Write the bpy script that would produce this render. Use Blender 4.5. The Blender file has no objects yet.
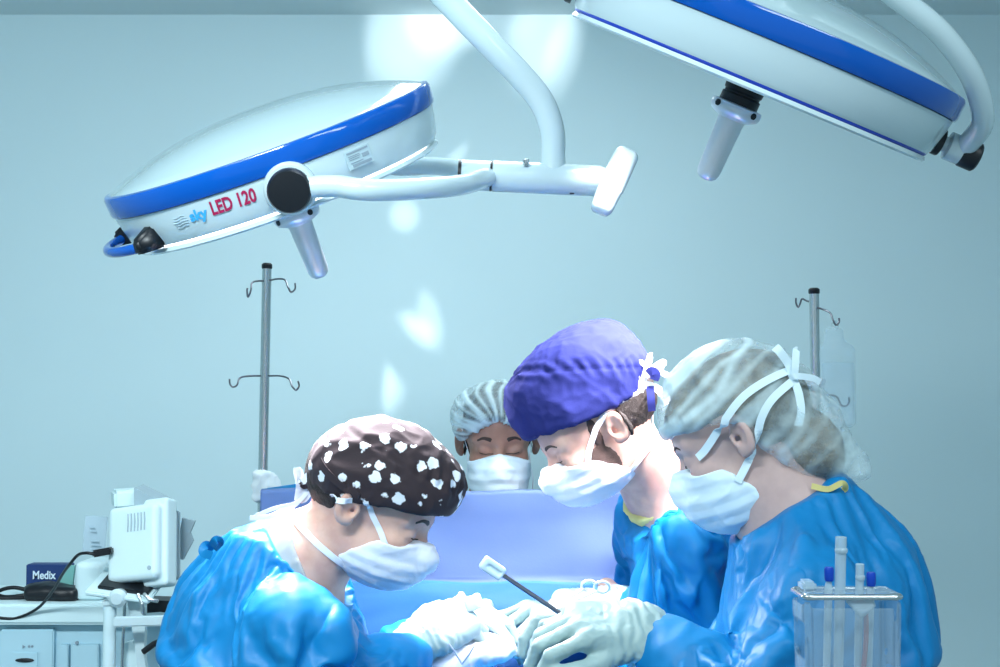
import bpy, bmesh, math, random
import numpy as np
from mathutils import Vector, Matrix
random.seed(7)
SC = bpy.context.scene
COL = SC.collection

# ------------------------------------------------------------------ camera
CAM = np.array([0.0, 0.0, 1.5]); PITCH = math.radians(3.0); FPX = 1000 * 50 / 36.0
cd = bpy.data.cameras.new('camera'); cd.lens = 50; cd.sensor_width = 36
cd.dof.use_dof = False
cam = bpy.data.objects.new('camera', cd); COL.objects.link(cam)
cam.location = CAM; cam.rotation_euler = (math.pi / 2 + PITCH, 0, 0)
SC.camera = cam
CX = np.array([1.0, 0, 0]); CU = np.array([0, -math.sin(PITCH), math.cos(PITCH)]); CF = np.array([0, math.cos(PITCH), math.sin(PITCH)])
def P(px, py, d):
    return CAM + CX * ((px - 500) / FPX * d) + CU * ((333.5 - py) / FPX * d) + CF * d

# ------------------------------------------------------------------ world, exposure, lights
SC.view_settings.view_transform = 'Standard'
try: SC.view_settings.look = 'None'
except Exception: pass
SC.view_settings.gamma = 1.0; SC.view_settings.use_curve_mapping = False
SC.view_settings.exposure = 0.13
w = bpy.data.worlds.new('world'); SC.world = w; w.use_nodes = True
w.node_tree.nodes['Background'].inputs[0].default_value = (0.63, 0.87, 0.98, 1)
w.node_tree.nodes['Background'].inputs[1].default_value = 0.49
def look_at(o, target):
    d = Vector(target) - o.location
    o.rotation_euler = d.to_track_quat('-Z', 'Y').to_euler()
def area(name, loc, target, sx, sy, power, color, spread=180):
    l = bpy.data.lights.new(name, 'AREA'); l.shape = 'RECTANGLE'; l.size = sx; l.size_y = sy
    l.energy = power; l.color = color; l.spread = math.radians(spread)
    o = bpy.data.objects.new(name, l); COL.objects.link(o); o.location = loc; look_at(o, target); return o
def spot(name, loc, target, power, angle, blend, radius, color):
    l = bpy.data.lights.new(name, 'SPOT'); l.energy = power; l.spot_size = math.radians(angle); l.spot_blend = blend
    l.shadow_soft_size = radius; l.color = color
    o = bpy.data.objects.new(name, l); COL.objects.link(o); o.location = loc; look_at(o, target); return o
COOL = (0.81, 0.95, 1.0)  # added area fills under the ceiling, out of view; no panels modelled
area('added_fill_light', (0.0, 2.9, 2.70), (0.0, 2.95, 0), 0.5, 1.2, 17, COOL)
area('added_fill_light', (-0.9, 0.6, 2.70), (-1.1, 4.4, 0.5), 1.2, 0.3, 36, COOL, 115)
area('added_fill_light', (0.9, 0.6, 2.70), (0.9, 1.2, 0), 1.2, 0.3, 19, COOL)

# ------------------------------------------------------------------ materials
def mat(name, col, rough=0.5, metal=0.0, coat=0.0, bump=None, trans=0.0, spec=0.5, sss=0.0, alpha=1.0, emis=None, sheen=0.0, ior=1.45):
    m = bpy.data.materials.new(name); m.use_nodes = True
    nt = m.node_tree; b = nt.nodes['Principled BSDF']
    b.inputs['Base Color'].default_value = (*col, 1); b.inputs['Roughness'].default_value = rough
    b.inputs['Metallic'].default_value = metal; b.inputs['Coat Weight'].default_value = coat
    b.inputs['Specular IOR Level'].default_value = spec; b.inputs['Transmission Weight'].default_value = trans
    b.inputs['Alpha'].default_value = alpha; b.inputs['IOR'].default_value = ior
    b.inputs['Sheen Weight'].default_value = sheen
    if sss:
        b.inputs['Subsurface Weight'].default_value = sss
        b.inputs['Subsurface Radius'].default_value = (0.012, 0.005, 0.003); b.inputs['Subsurface Scale'].default_value = 1.0
    if emis:
        b.inputs['Emission Color'].default_value = (*emis[0], 1); b.inputs['Emission Strength'].default_value = emis[1]
    tc = nt.nodes.new('ShaderNodeTexCoord')
    if bump:
        scale, strength, dist = bump
        n = nt.nodes.new('ShaderNodeTexNoise'); n.inputs['Scale'].default_value = scale; n.inputs['Detail'].default_value = 4
        nt.links.new(tc.outputs['Object'], n.inputs['Vector'])
        bp = nt.nodes.new('ShaderNodeBump'); bp.inputs['Strength'].default_value = strength; bp.inputs['Distance'].default_value = dist
        nt.links.new(n.outputs['Fac'], bp.inputs['Height']); nt.links.new(bp.outputs['Normal'], b.inputs['Normal'])
    return m
def vary(m, c1, c2, scale, detail=3, lo=0.35, hi=0.65):
    nt = m.node_tree; b = nt.nodes['Principled BSDF']
    tc = [n for n in nt.nodes if n.type == 'TEX_COORD'][0]
    n = nt.nodes.new('ShaderNodeTexNoise'); n.inputs['Scale'].default_value = scale; n.inputs['Detail'].default_value = detail
    r = nt.nodes.new('ShaderNodeValToRGB'); r.color_ramp.elements[0].position = lo; r.color_ramp.elements[1].position = hi
    r.color_ramp.elements[0].color = (*c1, 1); r.color_ramp.elements[1].color = (*c2, 1)
    nt.links.new(tc.outputs['Object'], n.inputs['Vector']); nt.links.new(n.outputs['Fac'], r.inputs['Fac'])
    nt.links.new(r.outputs['Color'], b.inputs['Base Color']); return m
M = {}
M['wall'] = vary(mat('painted_wall', (0.6, 0.75, 0.8), 0.55, bump=(60, 0.05, 0.002)), (0.60, 0.76, 0.80), (0.62, 0.78, 0.82), 1.2)
M['ceiling'] = mat('painted_ceiling', (0.72, 0.80, 0.82), 0.8, bump=(40, 0.05, 0.002))
M['floor'] = vary(mat('vinyl_floor', (0.4, 0.5, 0.52), 0.35), (0.38, 0.48, 0.5), (0.44, 0.53, 0.55), 30)
M['enamel'] = mat('white_enamel', (0.58, 0.71, 0.745), 0.22, coat=0.5)
M['dome'] = mat('dome_enamel', (0.43, 0.56, 0.59), 0.12, coat=0.8)
M['band'] = mat('blue_band', (0.0, 0.085, 0.43), 0.15, coat=0.5, spec=.3)
M['blueline'] = mat('blue_line', (0.01, 0.05, 0.5), 0.3)
M['black'] = mat('black_plastic', (0.006, 0.008, 0.012), 0.4)
M['alu'] = mat('brushed_aluminium', (0.80, 0.82, 0.88), 0.35, metal=0.7)
M['steel'] = mat('stainless_steel', (0.60, 0.64, 0.65), 0.25, metal=0.9)
M['dsteel'] = mat('dark_steel', (0.22, 0.22, 0.25), 0.3, metal=0.9)
M['gown'] = vary(mat('gown_cloth', (0.01, 0.25, 0.75), 0.48, bump=(220, 0.12, 0.001), spec=0.4), (0.001, 0.190, 0.47), (0.003, 0.210, 0.51), 9)
M['drape'] = vary(mat('drape_cloth', (0.05, 0.2, 0.7), 0.7, bump=(260, 0.15, 0.001)), (0.088, 0.150, 0.32), (0.100, 0.165, 0.345), 7)
M['mask'] = mat('mask_cloth', (0.78, 0.80, 0.88), 0.75, bump=(300, 0.15, 0.0008))
M['masktint'] = mat('tie_cloth', (0.72, 0.86, 0.93), 0.75)
M['glove'] = mat('latex_glove', (0.34, 0.47, 0.47), 0.42, bump=(120, 0.25, 0.0015))
M['skin'] = vary(mat('skin', (0.6, 0.36, 0.28), 0.5, sss=0.12, bump=(350, 0.08, 0.0006)), (0.58, 0.33, 0.27), (0.68, 0.42, 0.34), 35)
M['skin2'] = vary(mat('tan_skin', (0.4, 0.2, 0.14), 0.5, sss=0.1, bump=(350, 0.08, 0.0006)), (0.34, 0.17, 0.12), (0.42, 0.22, 0.16), 35)
M['skin3'] = vary(mat('pale_skin', (0.6, 0.42, 0.38), 0.5, sss=0.12, bump=(350, 0.08, 0.0006)), (0.52, 0.36, 0.34), (0.60, 0.42, 0.39), 35)
M['hair'] = mat('dark_hair', (0.018, 0.012, 0.010), 0.6, bump=(500, 0.8, 0.003))
M['brow'] = mat('brow_hair', (0.05, 0.03, 0.025), 0.7)
M['blonde'] = vary(mat('brown_blond_hair', (0.2, 0.12, 0.06), 0.5, bump=(300, 0.8, 0.003)), (0.07, 0.05, 0.04), (0.24, 0.18, 0.11), 40)
M['bluecap'] = vary(mat('navy_cap_cloth', (0.03, 0.04, 0.3), 0.85, bump=(400, 0.2, 0.001), spec=0.15), (0.017, 0.022, 0.125), (0.022, 0.028, 0.15), 12)
M['greyshirt'] = mat('grey_scrub_cloth', (0.30, 0.34, 0.36), 0.8)
M['yellow'] = mat('yellow_tie_cloth', (0.75, 0.65, 0.25), 0.8)
M['paper'] = mat('white_paper', (0.75, 0.82, 0.85), 0.7)
M['cabinet'] = mat('cabinet_paint', (0.45, 0.66, 0.75), 0.5)
M['machine'] = mat('machine_plastic', (0.66, 0.82, 0.85), 0.45)
M['machine2'] = mat('grey_plastic', (0.35, 0.45, 0.50), 0.5)
M['navy'] = mat('navy_carton', (0.01, 0.04, 0.16), 0.5)
M['green'] = mat('green_print', (0.18, 0.45, 0.42), 0.5)
M['ink'] = mat('grey_print', (0.25, 0.32, 0.38), 0.6)
M['skyink'] = mat('sky_blue_print', (0.05, 0.42, 0.80), 0.5)
M['redink'] = mat('crimson_print', (0.42, 0.01, 0.08), 0.5)
M['wire'] = mat('pale_print', (0.42, 0.55, 0.64), 0.5)
M['whiteprint'] = mat('white_print', (0.7, 0.85, 0.95), 0.5)
M['lens'] = mat('lamp_lens', (0.9, 0.9, 0.92), 0.2, emis=((1.0, 0.96, 0.98), 3.0))
M['bluecapl'] = mat('blue_plastic', (0.0, 0.05, 0.45), 0.4)
M['redtube'] = mat('faint_red_plastic', (0.6, 0.2, 0.2), 0.4, alpha=0.5)
def clear(name, col, a, rough=0.15):
    m = bpy.data.materials.new(name); m.use_nodes = True; nt = m.node_tree; nt.nodes.clear()
    o = nt.nodes.new('ShaderNodeOutputMaterial'); mx = nt.nodes.new('ShaderNodeMixShader'); t = nt.nodes.new('ShaderNodeBsdfTransparent')
    p = nt.nodes.new('ShaderNodeBsdfPrincipled'); p.inputs['Base Color'].default_value = (*col, 1); p.inputs['Roughness'].default_value = rough
    lw = nt.nodes.new('ShaderNodeLayerWeight'); lw.inputs['Blend'].default_value = 0.25
    mr = nt.nodes.new('ShaderNodeMapRange'); mr.inputs[3].default_value = a; mr.inputs[4].default_value = min(1, a * 2.6)
    nt.links.new(lw.outputs['Facing'], mr.inputs[0]); nt.links.new(mr.outputs[0], mx.inputs[0])
    nt.links.new(t.outputs[0], mx.inputs[1]); nt.links.new(p.outputs[0], mx.inputs[2]); nt.links.new(mx.outputs[0], o.inputs[0]); return m
M['clear'] = clear('clear_plastic', (0.45, 0.60, 0.70), 0.18)
M['bag'] = clear('soft_clear_plastic', (0.60, 0.78, 0.86), 0.16)
M['frost'] = clear('frosted_plastic', (0.55, 0.70, 0.80), 0.6)
def net(name, a0, a1, stripes, axis='Y'):
    m = bpy.data.materials.new(name); m.use_nodes = True; nt = m.node_tree; nt.nodes.clear()
    o = nt.nodes.new('ShaderNodeOutputMaterial'); mx = nt.nodes.new('ShaderNodeMixShader'); t = nt.nodes.new('ShaderNodeBsdfTransparent')
    p = nt.nodes.new('ShaderNodeBsdfPrincipled'); p.inputs['Base Color'].default_value = (0.66, 0.82, 0.86, 1); p.inputs['Roughness'].default_value = 0.7
    tc = nt.nodes.new('ShaderNodeTexCoord'); at = nt.nodes.new('ShaderNodeAttribute'); at.attribute_name = 'gather'
    n = nt.nodes.new('ShaderNodeTexNoise'); n.inputs['Scale'].default_value = 60; n.inputs['Detail'].default_value = 4
    nt.links.new(tc.outputs['Object'], n.inputs['Vector'])
    ad = nt.nodes.new('ShaderNodeMath'); ad.operation = 'MULTIPLY_ADD'; ad.inputs[1].default_value = 0.6
    nt.links.new(n.outputs['Fac'], ad.inputs[0]); nt.links.new(at.outputs['Fac'], ad.inputs[2])
    mr = nt.nodes.new('ShaderNodeMapRange'); mr.inputs[1].default_value = 0.15; mr.inputs[2].default_value = 1.05
    mr.inputs[3].default_value = a0; mr.inputs[4].default_value = a1
    nt.links.new(ad.outputs[0], mr.inputs[0]); nt.links.new(mr.outputs[0], mx.inputs[0])
    nt.links.new(t.outputs[0], mx.inputs[1]); nt.links.new(p.outputs[0], mx.inputs[2]); nt.links.new(mx.outputs[0], o.inputs[0]); return m
M['net'] = net('bouffant_net', 0.14, 0.82, 1)
# dark cap cloth with scattered white blotches
def spotted():
    m = mat('spotted_cap_cloth', (0.05, 0.03, 0.04), 0.8, bump=(300, 0.2, 0.001), sheen=0.05, spec=0.3)
    nt = m.node_tree; b = nt.nodes['Principled BSDF']; tc = [n for n in nt.nodes if n.type == 'TEX_COORD'][0]
    nz = nt.nodes.new('ShaderNodeTexNoise'); nz.inputs['Scale'].default_value = 110; nz.inputs['Detail'].default_value = 2
    sub = nt.nodes.new('ShaderNodeVectorMath'); sub.operation = 'MULTIPLY_ADD'; sub.inputs[1].default_value = (0.012, 0.012, 0.012)
    nt.links.new(tc.outputs['Object'], nz.inputs['Vector']); nt.links.new(nz.outputs['Color'], sub.inputs[0]); nt.links.new(tc.outputs['Object'], sub.inputs[2])
    v = nt.nodes.new('ShaderNodeTexVoronoi'); v.inputs['Scale'].default_value = 36; v.inputs['Randomness'].default_value = 0.6
    nt.links.new(sub.outputs[0], v.inputs['Vector'])
    r = nt.nodes.new('ShaderNodeValToRGB'); r.color_ramp.elements[0].position = 0.29; r.color_ramp.elements[1].position = 0.34
    r.color_ramp.elements[0].color = (0.80, 0.82, 0.88, 1); r.color_ramp.elements[1].color = (0.034, 0.023, 0.028, 1)
    nt.links.new(v.outputs['Distance'], r.inputs['Fac']); nt.links.new(r.outputs['Color'], b.inputs['Base Color']); return m
M['spotcap'] = spotted()

# ------------------------------------------------------------------ object helpers
def tag(o, label=None, cat=None, group=None, kind=None):
    if label: o['label'] = label
    if cat: o['category'] = cat
    if group: o['group'] = group
    if kind: o['kind'] = kind
    return o
ORG = {}
def thing(name, loc, label, cat, group=None):
    o = bpy.data.objects.new(name, None); COL.objects.link(o); o.location = Vector([float(v) for v in loc]); o.empty_display_size = 0.05
    ORG[o.name] = np.array(loc, float); return tag(o, label, cat, group)
def mesh(name, verts, faces, m, parent=None, smooth=True, attr=None, origin=None):
    verts = np.asarray(verts, float)
    if parent is not None: org = ORG[parent.name] if origin is None else np.array(origin, float)
    else: org = np.array(origin, float) if origin is not None else np.array([verts[:, 0].mean(), verts[:, 1].mean(), verts[:, 2].min()])
    me = bpy.data.meshes.new(name)
    me.from_pydata([tuple(v) for v in (verts - org)], [], [tuple(int(i) for i in f) for f in faces])
    bm = bmesh.new(); bm.from_mesh(me); bmesh.ops.recalc_face_normals(bm, faces=bm.faces); bm.to_mesh(me); bm.free()
    if smooth: me.polygons.foreach_set('use_smooth', [True] * len(me.polygons))
    if attr is not None:
        a = me.attributes.new('gather', 'FLOAT', 'POINT'); a.data.foreach_set('value', np.asarray(attr, np.float32))
    me.materials.append(m); me.update()
    o = bpy.data.objects.new(name, me); COL.objects.link(o)
    if parent is not None:
        o.parent = parent; o.location = Vector(org - ORG[parent.name])
    else: o.location = Vector(org)
    ORG[o.name] = org
    return o
class MB:
    """collects shapes into one mesh"""
    def __init__(s): s.v = []; s.f = []; s.n = 0
    def add(s, v, f):
        v = np.asarray(v, float); s.v.append(v); s.f += [[i + s.n for i in q] for q in f]; s.n += len(v); return s
    def box(s, c, size, R=None, bevel=0.0):
        bm = bmesh.new(); bmesh.ops.create_cube(bm, size=1)
        for q in bm.verts: q.co = Vector((q.co.x * size[0], q.co.y * size[1], q.co.z * size[2]))
        if bevel > 0: bmesh.ops.bevel(bm, geom=bm.edges[:] , offset=bevel, segments=2, affect='EDGES')
        v = np.array([q.co[:] for q in bm.verts]); f = [[q.index for q in fc.verts] for fc in bm.faces]; bm.free()
        if R is not None: v = v @ np.asarray(R).T
        return s.add(v + np.asarray(c), f)
    def tube(s, pts, r, n=16, cap=True, closed=False):
        pts = np.asarray(pts, float); m = len(pts); r = np.full(m, r) if np.isscalar(r) else np.asarray(r, float)
        T = np.gradient(pts, axis=0)
        if closed: T = (np.roll(pts, -1, 0) - np.roll(pts, 1, 0))
        T /= np.linalg.norm(T, axis=1)[:, None] + 1e-12
        a = np.array([0, 0, 1.0]) if abs(T[0][2]) < 0.9 else np.array([1.0, 0, 0])
        N = np.cross(T[0], a); N /= np.linalg.norm(N); V = []
        for i in range(m):
            N = N - T[i] * (N @ T[i]); N /= np.linalg.norm(N); B = np.cross(T[i], N)
            for k in range(n):
                t = 2 * math.pi * k / n; V.append(pts[i] + r[i] * (math.cos(t) * N + math.sin(t) * B))
        F = [[i * n + k, i * n + (k + 1) % n, (i + 1) * n + (k + 1) % n, (i + 1) * n + k] for i in range(m - 1) for k in range(n)]
        if closed: F += [[(m - 1) * n + k, (m - 1) * n + (k + 1) % n, (k + 1) % n, k] for k in range(n)]
        elif cap: F += [list(range(n))[::-1], [(m - 1) * n + k for k in range(n)]]
        return s.add(V, F)
    def lathe(s, prof, c, axis=(0, 0, 1), n=48, xdir=None):
        axis = np.array(axis, float); axis /= np.linalg.norm(axis)
        a = np.array([1.0, 0, 0]) if xdir is None else np.array(xdir, float)
        if abs(a @ axis) > 0.95: a = np.array([0, 1.0, 0])
        X = a - axis * (a @ axis); X /= np.linalg.norm(X); Y = np.cross(axis, X); V = []
        for (r, z) in prof:
            for k in range(n):
                t = 2 * math.pi * k / n; V.append(np.asarray(c) + axis * z + r * (math.cos(t) * X + math.sin(t) * Y))
        m = len(prof)
        F = [[i * n + k, i * n + (k + 1) % n, (i + 1) * n + (k + 1) % n, (i + 1) * n + k] for i in range(m - 1) for k in range(n)]
        F += [list(range(n))[::-1], [(m - 1) * n + k for k in range(n)]]
        return s.add(V, F)
    def build(s, name, m, parent=None, smooth=True, origin=None):
        o = mesh(name, np.vstack(s.v), s.f, m, parent, smooth, origin=origin)
        if smooth:
            try:
                o.data.shade_smooth() if False else None
                bm = bmesh.new(); bm.from_mesh(o.data)
                for e in bm.edges:
                    if len(e.link_faces) == 2 and e.calc_face_angle(0) > math.radians(38): e.smooth = False
                bm.to_mesh(o.data); bm.free()
            except Exception: pass
        return o
def spline(pts, n=12):
    pts = [np.asarray(p, float) for p in pts]; q = [2 * pts[0] - pts[1]] + pts + [2 * pts[-1] - pts[-2]]; out = []
    for i in range(1, len(q) - 2):
        for k in range(n):
            t = k / n; a, b, c, d = q[i - 1], q[i], q[i + 1], q[i + 2]
            out.append(0.5 * (2 * b + (c - a) * t + (2 * a - 5 * b + 4 * c - d) * t * t + (3 * b - a - 3 * c + d) * t ** 3))
    out.append(q[-2]); return np.array(out)
def ribbon(pts, normals, width, thick=0.0012, cup=0.0):
    """a flat band of real thickness along pts"""
    pts = np.asarray(pts); T = np.gradient(pts, axis=0); T /= np.linalg.norm(T, axis=1)[:, None] + 1e-12
    N = np.asarray(normals, float); N = N - T * (N * T).sum(1)[:, None]; N /= np.linalg.norm(N, axis=1)[:, None] + 1e-12
    B = np.cross(T, N); W = (np.full(len(pts), width) if np.isscalar(width) else np.asarray(width))[:, None] / 2
    V = np.stack([pts - B * W, pts - B * W + N * thick, pts + N * (thick + cup), pts + B * W + N * thick, pts + B * W, pts + N * cup * 0.5], 1).reshape(-1, 3)
    m = len(pts); F = [[i * 6 + k, i * 6 + (k + 1) % 6, (i + 1) * 6 + (k + 1) % 6, (i + 1) * 6 + k] for i in range(m - 1) for k in range(6)]
    F += [[5, 4, 3, 2, 1, 0], [(m - 1) * 6 + k for k in range(6)]]
    return V, F

# ------------------------------------------------------------------ implicit surfaces
def nrm(v): v = np.asarray(v, float); return v / np.linalg.norm(v)
def smin(a, b, k):
    h = np.clip(0.5 + 0.5 * (b - a) / k, 0, 1); return b * (1 - h) + a * h - k * h * (1 - h)
def smax(a, b, k): return -smin(-a, -b, k)
def sph(p, c, r): return np.linalg.norm(p - np.asarray(c), axis=1) - r
def ell(p, c, r, R=None):
    q = p - np.asarray(c)
    if R is not None: q = q @ np.asarray(R)
    r = np.asarray(r, float); k0 = np.linalg.norm(q / r, axis=1); k1 = np.linalg.norm(q / (r * r), axis=1) + 1e-9
    return k0 * (k0 - 1) / k1
def cap(p, a, b, ra, rb):
    a = np.asarray(a, float); b = np.asarray(b, float); ab = b - a
    h = np.clip(((p - a) @ ab) / (ab @ ab + 1e-12), 0, 1)
    return np.linalg.norm(p - a - h[:, None] * ab, axis=1) - (ra + (rb - ra) * h)
def ecap(p, a, b, ra, rb, lat, k):
    lat = nrm(lat); q = p - np.asarray(a); s = (q @ lat)
    return cap(np.asarray(a) + q + np.outer(s * (1 / k - 1), lat), a, b, ra, rb)
def rbox(p, c, h, r, R=None):
    q = p - np.asarray(c)
    if R is not None: q = q @ np.asarray(R)
    q = np.abs(q) - (np.asarray(h) - r)
    return np.linalg.norm(np.maximum(q, 0), axis=1) + np.minimum(q.max(1), 0) - r
def axis_grid(lo, hi, segs, coarse):
    """coordinates from lo to hi, step coarse, finer inside (a, b, step) segments"""
    xs = [lo]
    while xs[-1] < hi:
        h = coarse
        for a, b, s in segs:
            if a <= xs[-1] <= b: h = min(h, s)
            elif xs[-1] < a: h = min(h, max(s, (a - xs[-1]) * 0.5))
        xs.append(xs[-1] + h)
    return np.array(xs)
def polygonize(f, xs, ys, zs):
    nx, ny, nz = len(xs), len(ys), len(zs); B = 6
    V = np.empty((nx, ny, nz), np.float32)
    ix = [slice(i, min(i + B, nx)) for i in range(0, nx, B)]; iy = [slice(i, min(i + B, ny)) for i in range(0, ny, B)]; iz = [slice(i, min(i + B, nz)) for i in range(0, nz, B)]
    def ext(a, s): return (a[s.start] + a[min(s.stop, len(a)) - 1]) / 2, (a[min(s.stop, len(a) - 1)] - a[s.start]) / 2
    cs = []; rad = []
    for a in ix:
        for b in iy:
            for c in iz:
                e1, e2, e3 = ext(xs, a), ext(ys, b), ext(zs, c); cs.append((e1[0], e2[0], e3[0])); rad.append(math.sqrt(e1[1] ** 2 + e2[1] ** 2 + e3[1] ** 2))
    fc = f(np.array(cs)); rad = np.array(rad); act = np.abs(fc) < rad * 1.5 + 0.012
    pts = []; slots = []; k = 0
    for a in ix:
        for b in iy:
            for c in iz:
                if act[k]:
                    g = np.meshgrid(xs[a], ys[b], zs[c], indexing='ij'); pts.append(np.stack([q.ravel() for q in g], 1)); slots.append((a, b, c, g[0].shape))
                else: V[a, b, c] = fc[k]
                k += 1
    allp = np.vstack(pts); out = np.empty(len(allp), np.float32)
    for i in range(0, len(allp), 400000): out[i:i + 400000] = f(allp[i:i + 400000])
    k = 0
    for a, b, c, sh in slots:
        n = sh[0] * sh[1] * sh[2]; V[a, b, c] = out[k:k + n].reshape(sh); k += n
    V[V == 0] = 1e-7
    S = V < 0
    cnt = np.zeros((nx - 1, ny - 1, nz - 1), np.int16); acc = np.zeros((nx - 1, ny - 1, nz - 1, 3), np.float32)
    XS = [xs, ys, zs]
    faces_src = []
    for ax in range(3):
        sl0 = [slice(None)] * 3; sl1 = [slice(None)] * 3; sl0[ax] = slice(0, -1); sl1[ax] = slice(1, None)
        v0, v1 = V[tuple(sl0)], V[tuple(sl1)]; cr = (v0 < 0) != (v1 < 0); idx = np.argwhere(cr)
        if len(idx) == 0: continue
        a0 = v0[cr]; a1 = v1[cr]; t = a0 / (a0 - a1)
        pos = np.stack([XS[j][idx[:, j]] for j in range(3)], 1); pos[:, ax] += t * (XS[ax][idx[:, ax] + 1] - XS[ax][idx[:, ax]])
        o1, o2 = [j for j in range(3) if j != ax]
        for d1 in (0, -1):
            for d2 in (0, -1):
                c = idx.copy(); c[:, o1] += d1; c[:, o2] += d2
                ok = (c[:, o1] >= 0) & (c[:, o2] >= 0) & (c[:, o1] < cnt.shape[o1]) & (c[:, o2] < cnt.shape[o2])
                cc = c[ok]; np.add.at(cnt, (cc[:, 0], cc[:, 1], cc[:, 2]), 1); np.add.at(acc, (cc[:, 0], cc[:, 1], cc[:, 2]), pos[ok])
        faces_src.append((ax, o1, o2, idx, a0 < 0))
    has = cnt > 0; vid = np.full(cnt.shape, -1, np.int64); vid[has] = np.arange(has.sum())
    verts = acc[has] / cnt[has][:, None]; F = []
    for ax, o1, o2, idx, neg in faces_src:
        ok = (idx[:, o1] > 0) & (idx[:, o2] > 0) & (idx[:, o1] < cnt.shape[o1]) & (idx[:, o2] < cnt.shape[o2])
        c = idx[ok]; q = []
        for d1, d2 in ((0, 0), (-1, 0), (-1, -1), (0, -1)):
            e = c.copy(); e[:, o1] += d1; e[:, o2] += d2; q.append(vid[e[:, 0], e[:, 1], e[:, 2]])
        q = np.stack(q, 1); F.append(q)
    F = np.vstack(F)
    return verts.astype(float), F
def grad(f, p, e=0.0015):
    g = np.stack([f(p + np.array(d) * e) - f(p - np.array(d) * e) for d in ((1, 0, 0), (0, 1, 0), (0, 0, 1))], 1)
    return g / (np.linalg.norm(g, axis=1)[:, None] + 1e-9)
def march(f, px, py, d0=1.2, d1=3.2):
    """where the sight line through a point of the picture meets the implicit surface"""
    o = P(px, py, d0); dr = nrm(P(px, py, d1) - o); t = 0
    for _ in range(140):
        v = float(f((o + dr * t)[None])[0])
        if v < 0.0004: return o + dr * t
        t += max(v * 0.6, 0.0003)
        if t > d1 - d0 + 1: break
    return None
_perm = np.random.RandomState(3).permutation(256); _perm = np.concatenate([_perm, _perm, _perm])
_g = np.random.RandomState(5).normal(size=(256, 3)); _g /= np.linalg.norm(_g, axis=1)[:, None]
def noise(p):
    i = np.floor(p).astype(int); f = p - i; u = f * f * f * (f * (f * 6 - 15) + 10); i &= 255; r = 0
    for a in (0, 1):
        for b in (0, 1):
            for c in (0, 1):
                h = _perm[_perm[_perm[(i[:, 0] + a) & 255] + ((i[:, 1] + b) & 255)] + ((i[:, 2] + c) & 255)]
                g = _g[h]; d = (g * (f - np.array([a, b, c]))).sum(1)
                r = r + d * (u[:, 0] if a else 1 - u[:, 0]) * (u[:, 1] if b else 1 - u[:, 1]) * (u[:, 2] if c else 1 - u[:, 2])
    return r
def crumple(p, s, seed=0.0):
    """sharp ridges and flat facets, as on a creased non-woven cloth"""
    q = p * s + seed; wv = np.stack([noise(q * 0.6 + 11), noise(q * 0.6 + 37), noise(q * 0.6 + 71)], 1) * 1.1; q = q + wv
    r = 1 - np.abs(noise(q)) * 2.6; r2 = 1 - np.abs(noise(q * 2.1 + 5)) * 2.6
    return np.clip(r, 0, 1) ** 1.5 - 0.35 + 0.4 * (np.clip(r2, 0, 1) ** 1.5 - 0.35)
_fr = np.linalg.qr(np.random.RandomState(11).normal(size=(3, 3)))[0]; _fv = np.random.RandomState(12).uniform(-1, 1, 256)
def facet(p, s, seed=0.0, warp=0.35):
    """flat facets meeting in sharp creases: noise interpolated linearly over small tetrahedra"""
    q = (p @ _fr) * s + seed
    q = q + warp * np.stack([noise(q * .7 + 3), noise(q * .7 + 17), noise(q * .7 + 29)], 1) * 1.6
    i = np.floor(q).astype(int); f = q - i; o = np.argsort(-f, axis=1); fs = -np.sort(-f, axis=1); i &= 255
    def val(c): return _fv[_perm[_perm[_perm[c[:, 0] & 255] + (c[:, 1] & 255)] + (c[:, 2] & 255)]]
    e = np.eye(3, dtype=int); c0 = i; c1 = c0 + e[o[:, 0]]; c2 = c1 + e[o[:, 1]]; c3 = c2 + e[o[:, 2]]
    return val(c0) * (1 - fs[:, 0]) + val(c1) * (fs[:, 0] - fs[:, 1]) + val(c2) * (fs[:, 1] - fs[:, 2]) + val(c3) * fs[:, 2]
def fold(v, sd):
    return .012 * facet(v, 8.5, sd) + .004 * crumple(v, 9, sd)
def post_fold(sd, cr):
    return lambda v: .003 + .010 * facet(v, 9.5, sd) + .0055 * facet(v * np.array([1, 1, .75]), 21, sd + .5) + .6 * tents(v, cr)
def tents(p, creases):
    """ridges or valleys along given lines: (a, b, half_width, height)"""
    d = np.zeros(len(p))
    for a, b, wd, h in creases:
        a = np.asarray(a); b = np.asarray(b); ab = b - a; t = np.clip(((p - a) @ ab) / (ab @ ab), 0, 1)
        r = np.linalg.norm(p - a - t[:, None] * ab, axis=1); w_ = wd * (1.15 - np.abs(t - 0.45)); d += h * np.clip(1 - r / w_, 0, 1) * np.clip(np.minimum(t, 1 - t) * 6 + 0.25, 0, 1)
    return d
def solid(name, f, lo, hi, step, m, parent, disp=None, segs=((), (), ()), attr=None, coarse=None):
    c = step if coarse is None else coarse
    xs, ys, zs = (axis_grid(lo[k], hi[k], segs[k], c) for k in range(3))
    v, F = polygonize(f, xs, ys, zs)
    if disp is not None: v = v + grad(f, v) * disp(v)[:, None]
    return mesh(name, v, F, m, parent, True, attr=None if attr is None else attr(v))

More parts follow.
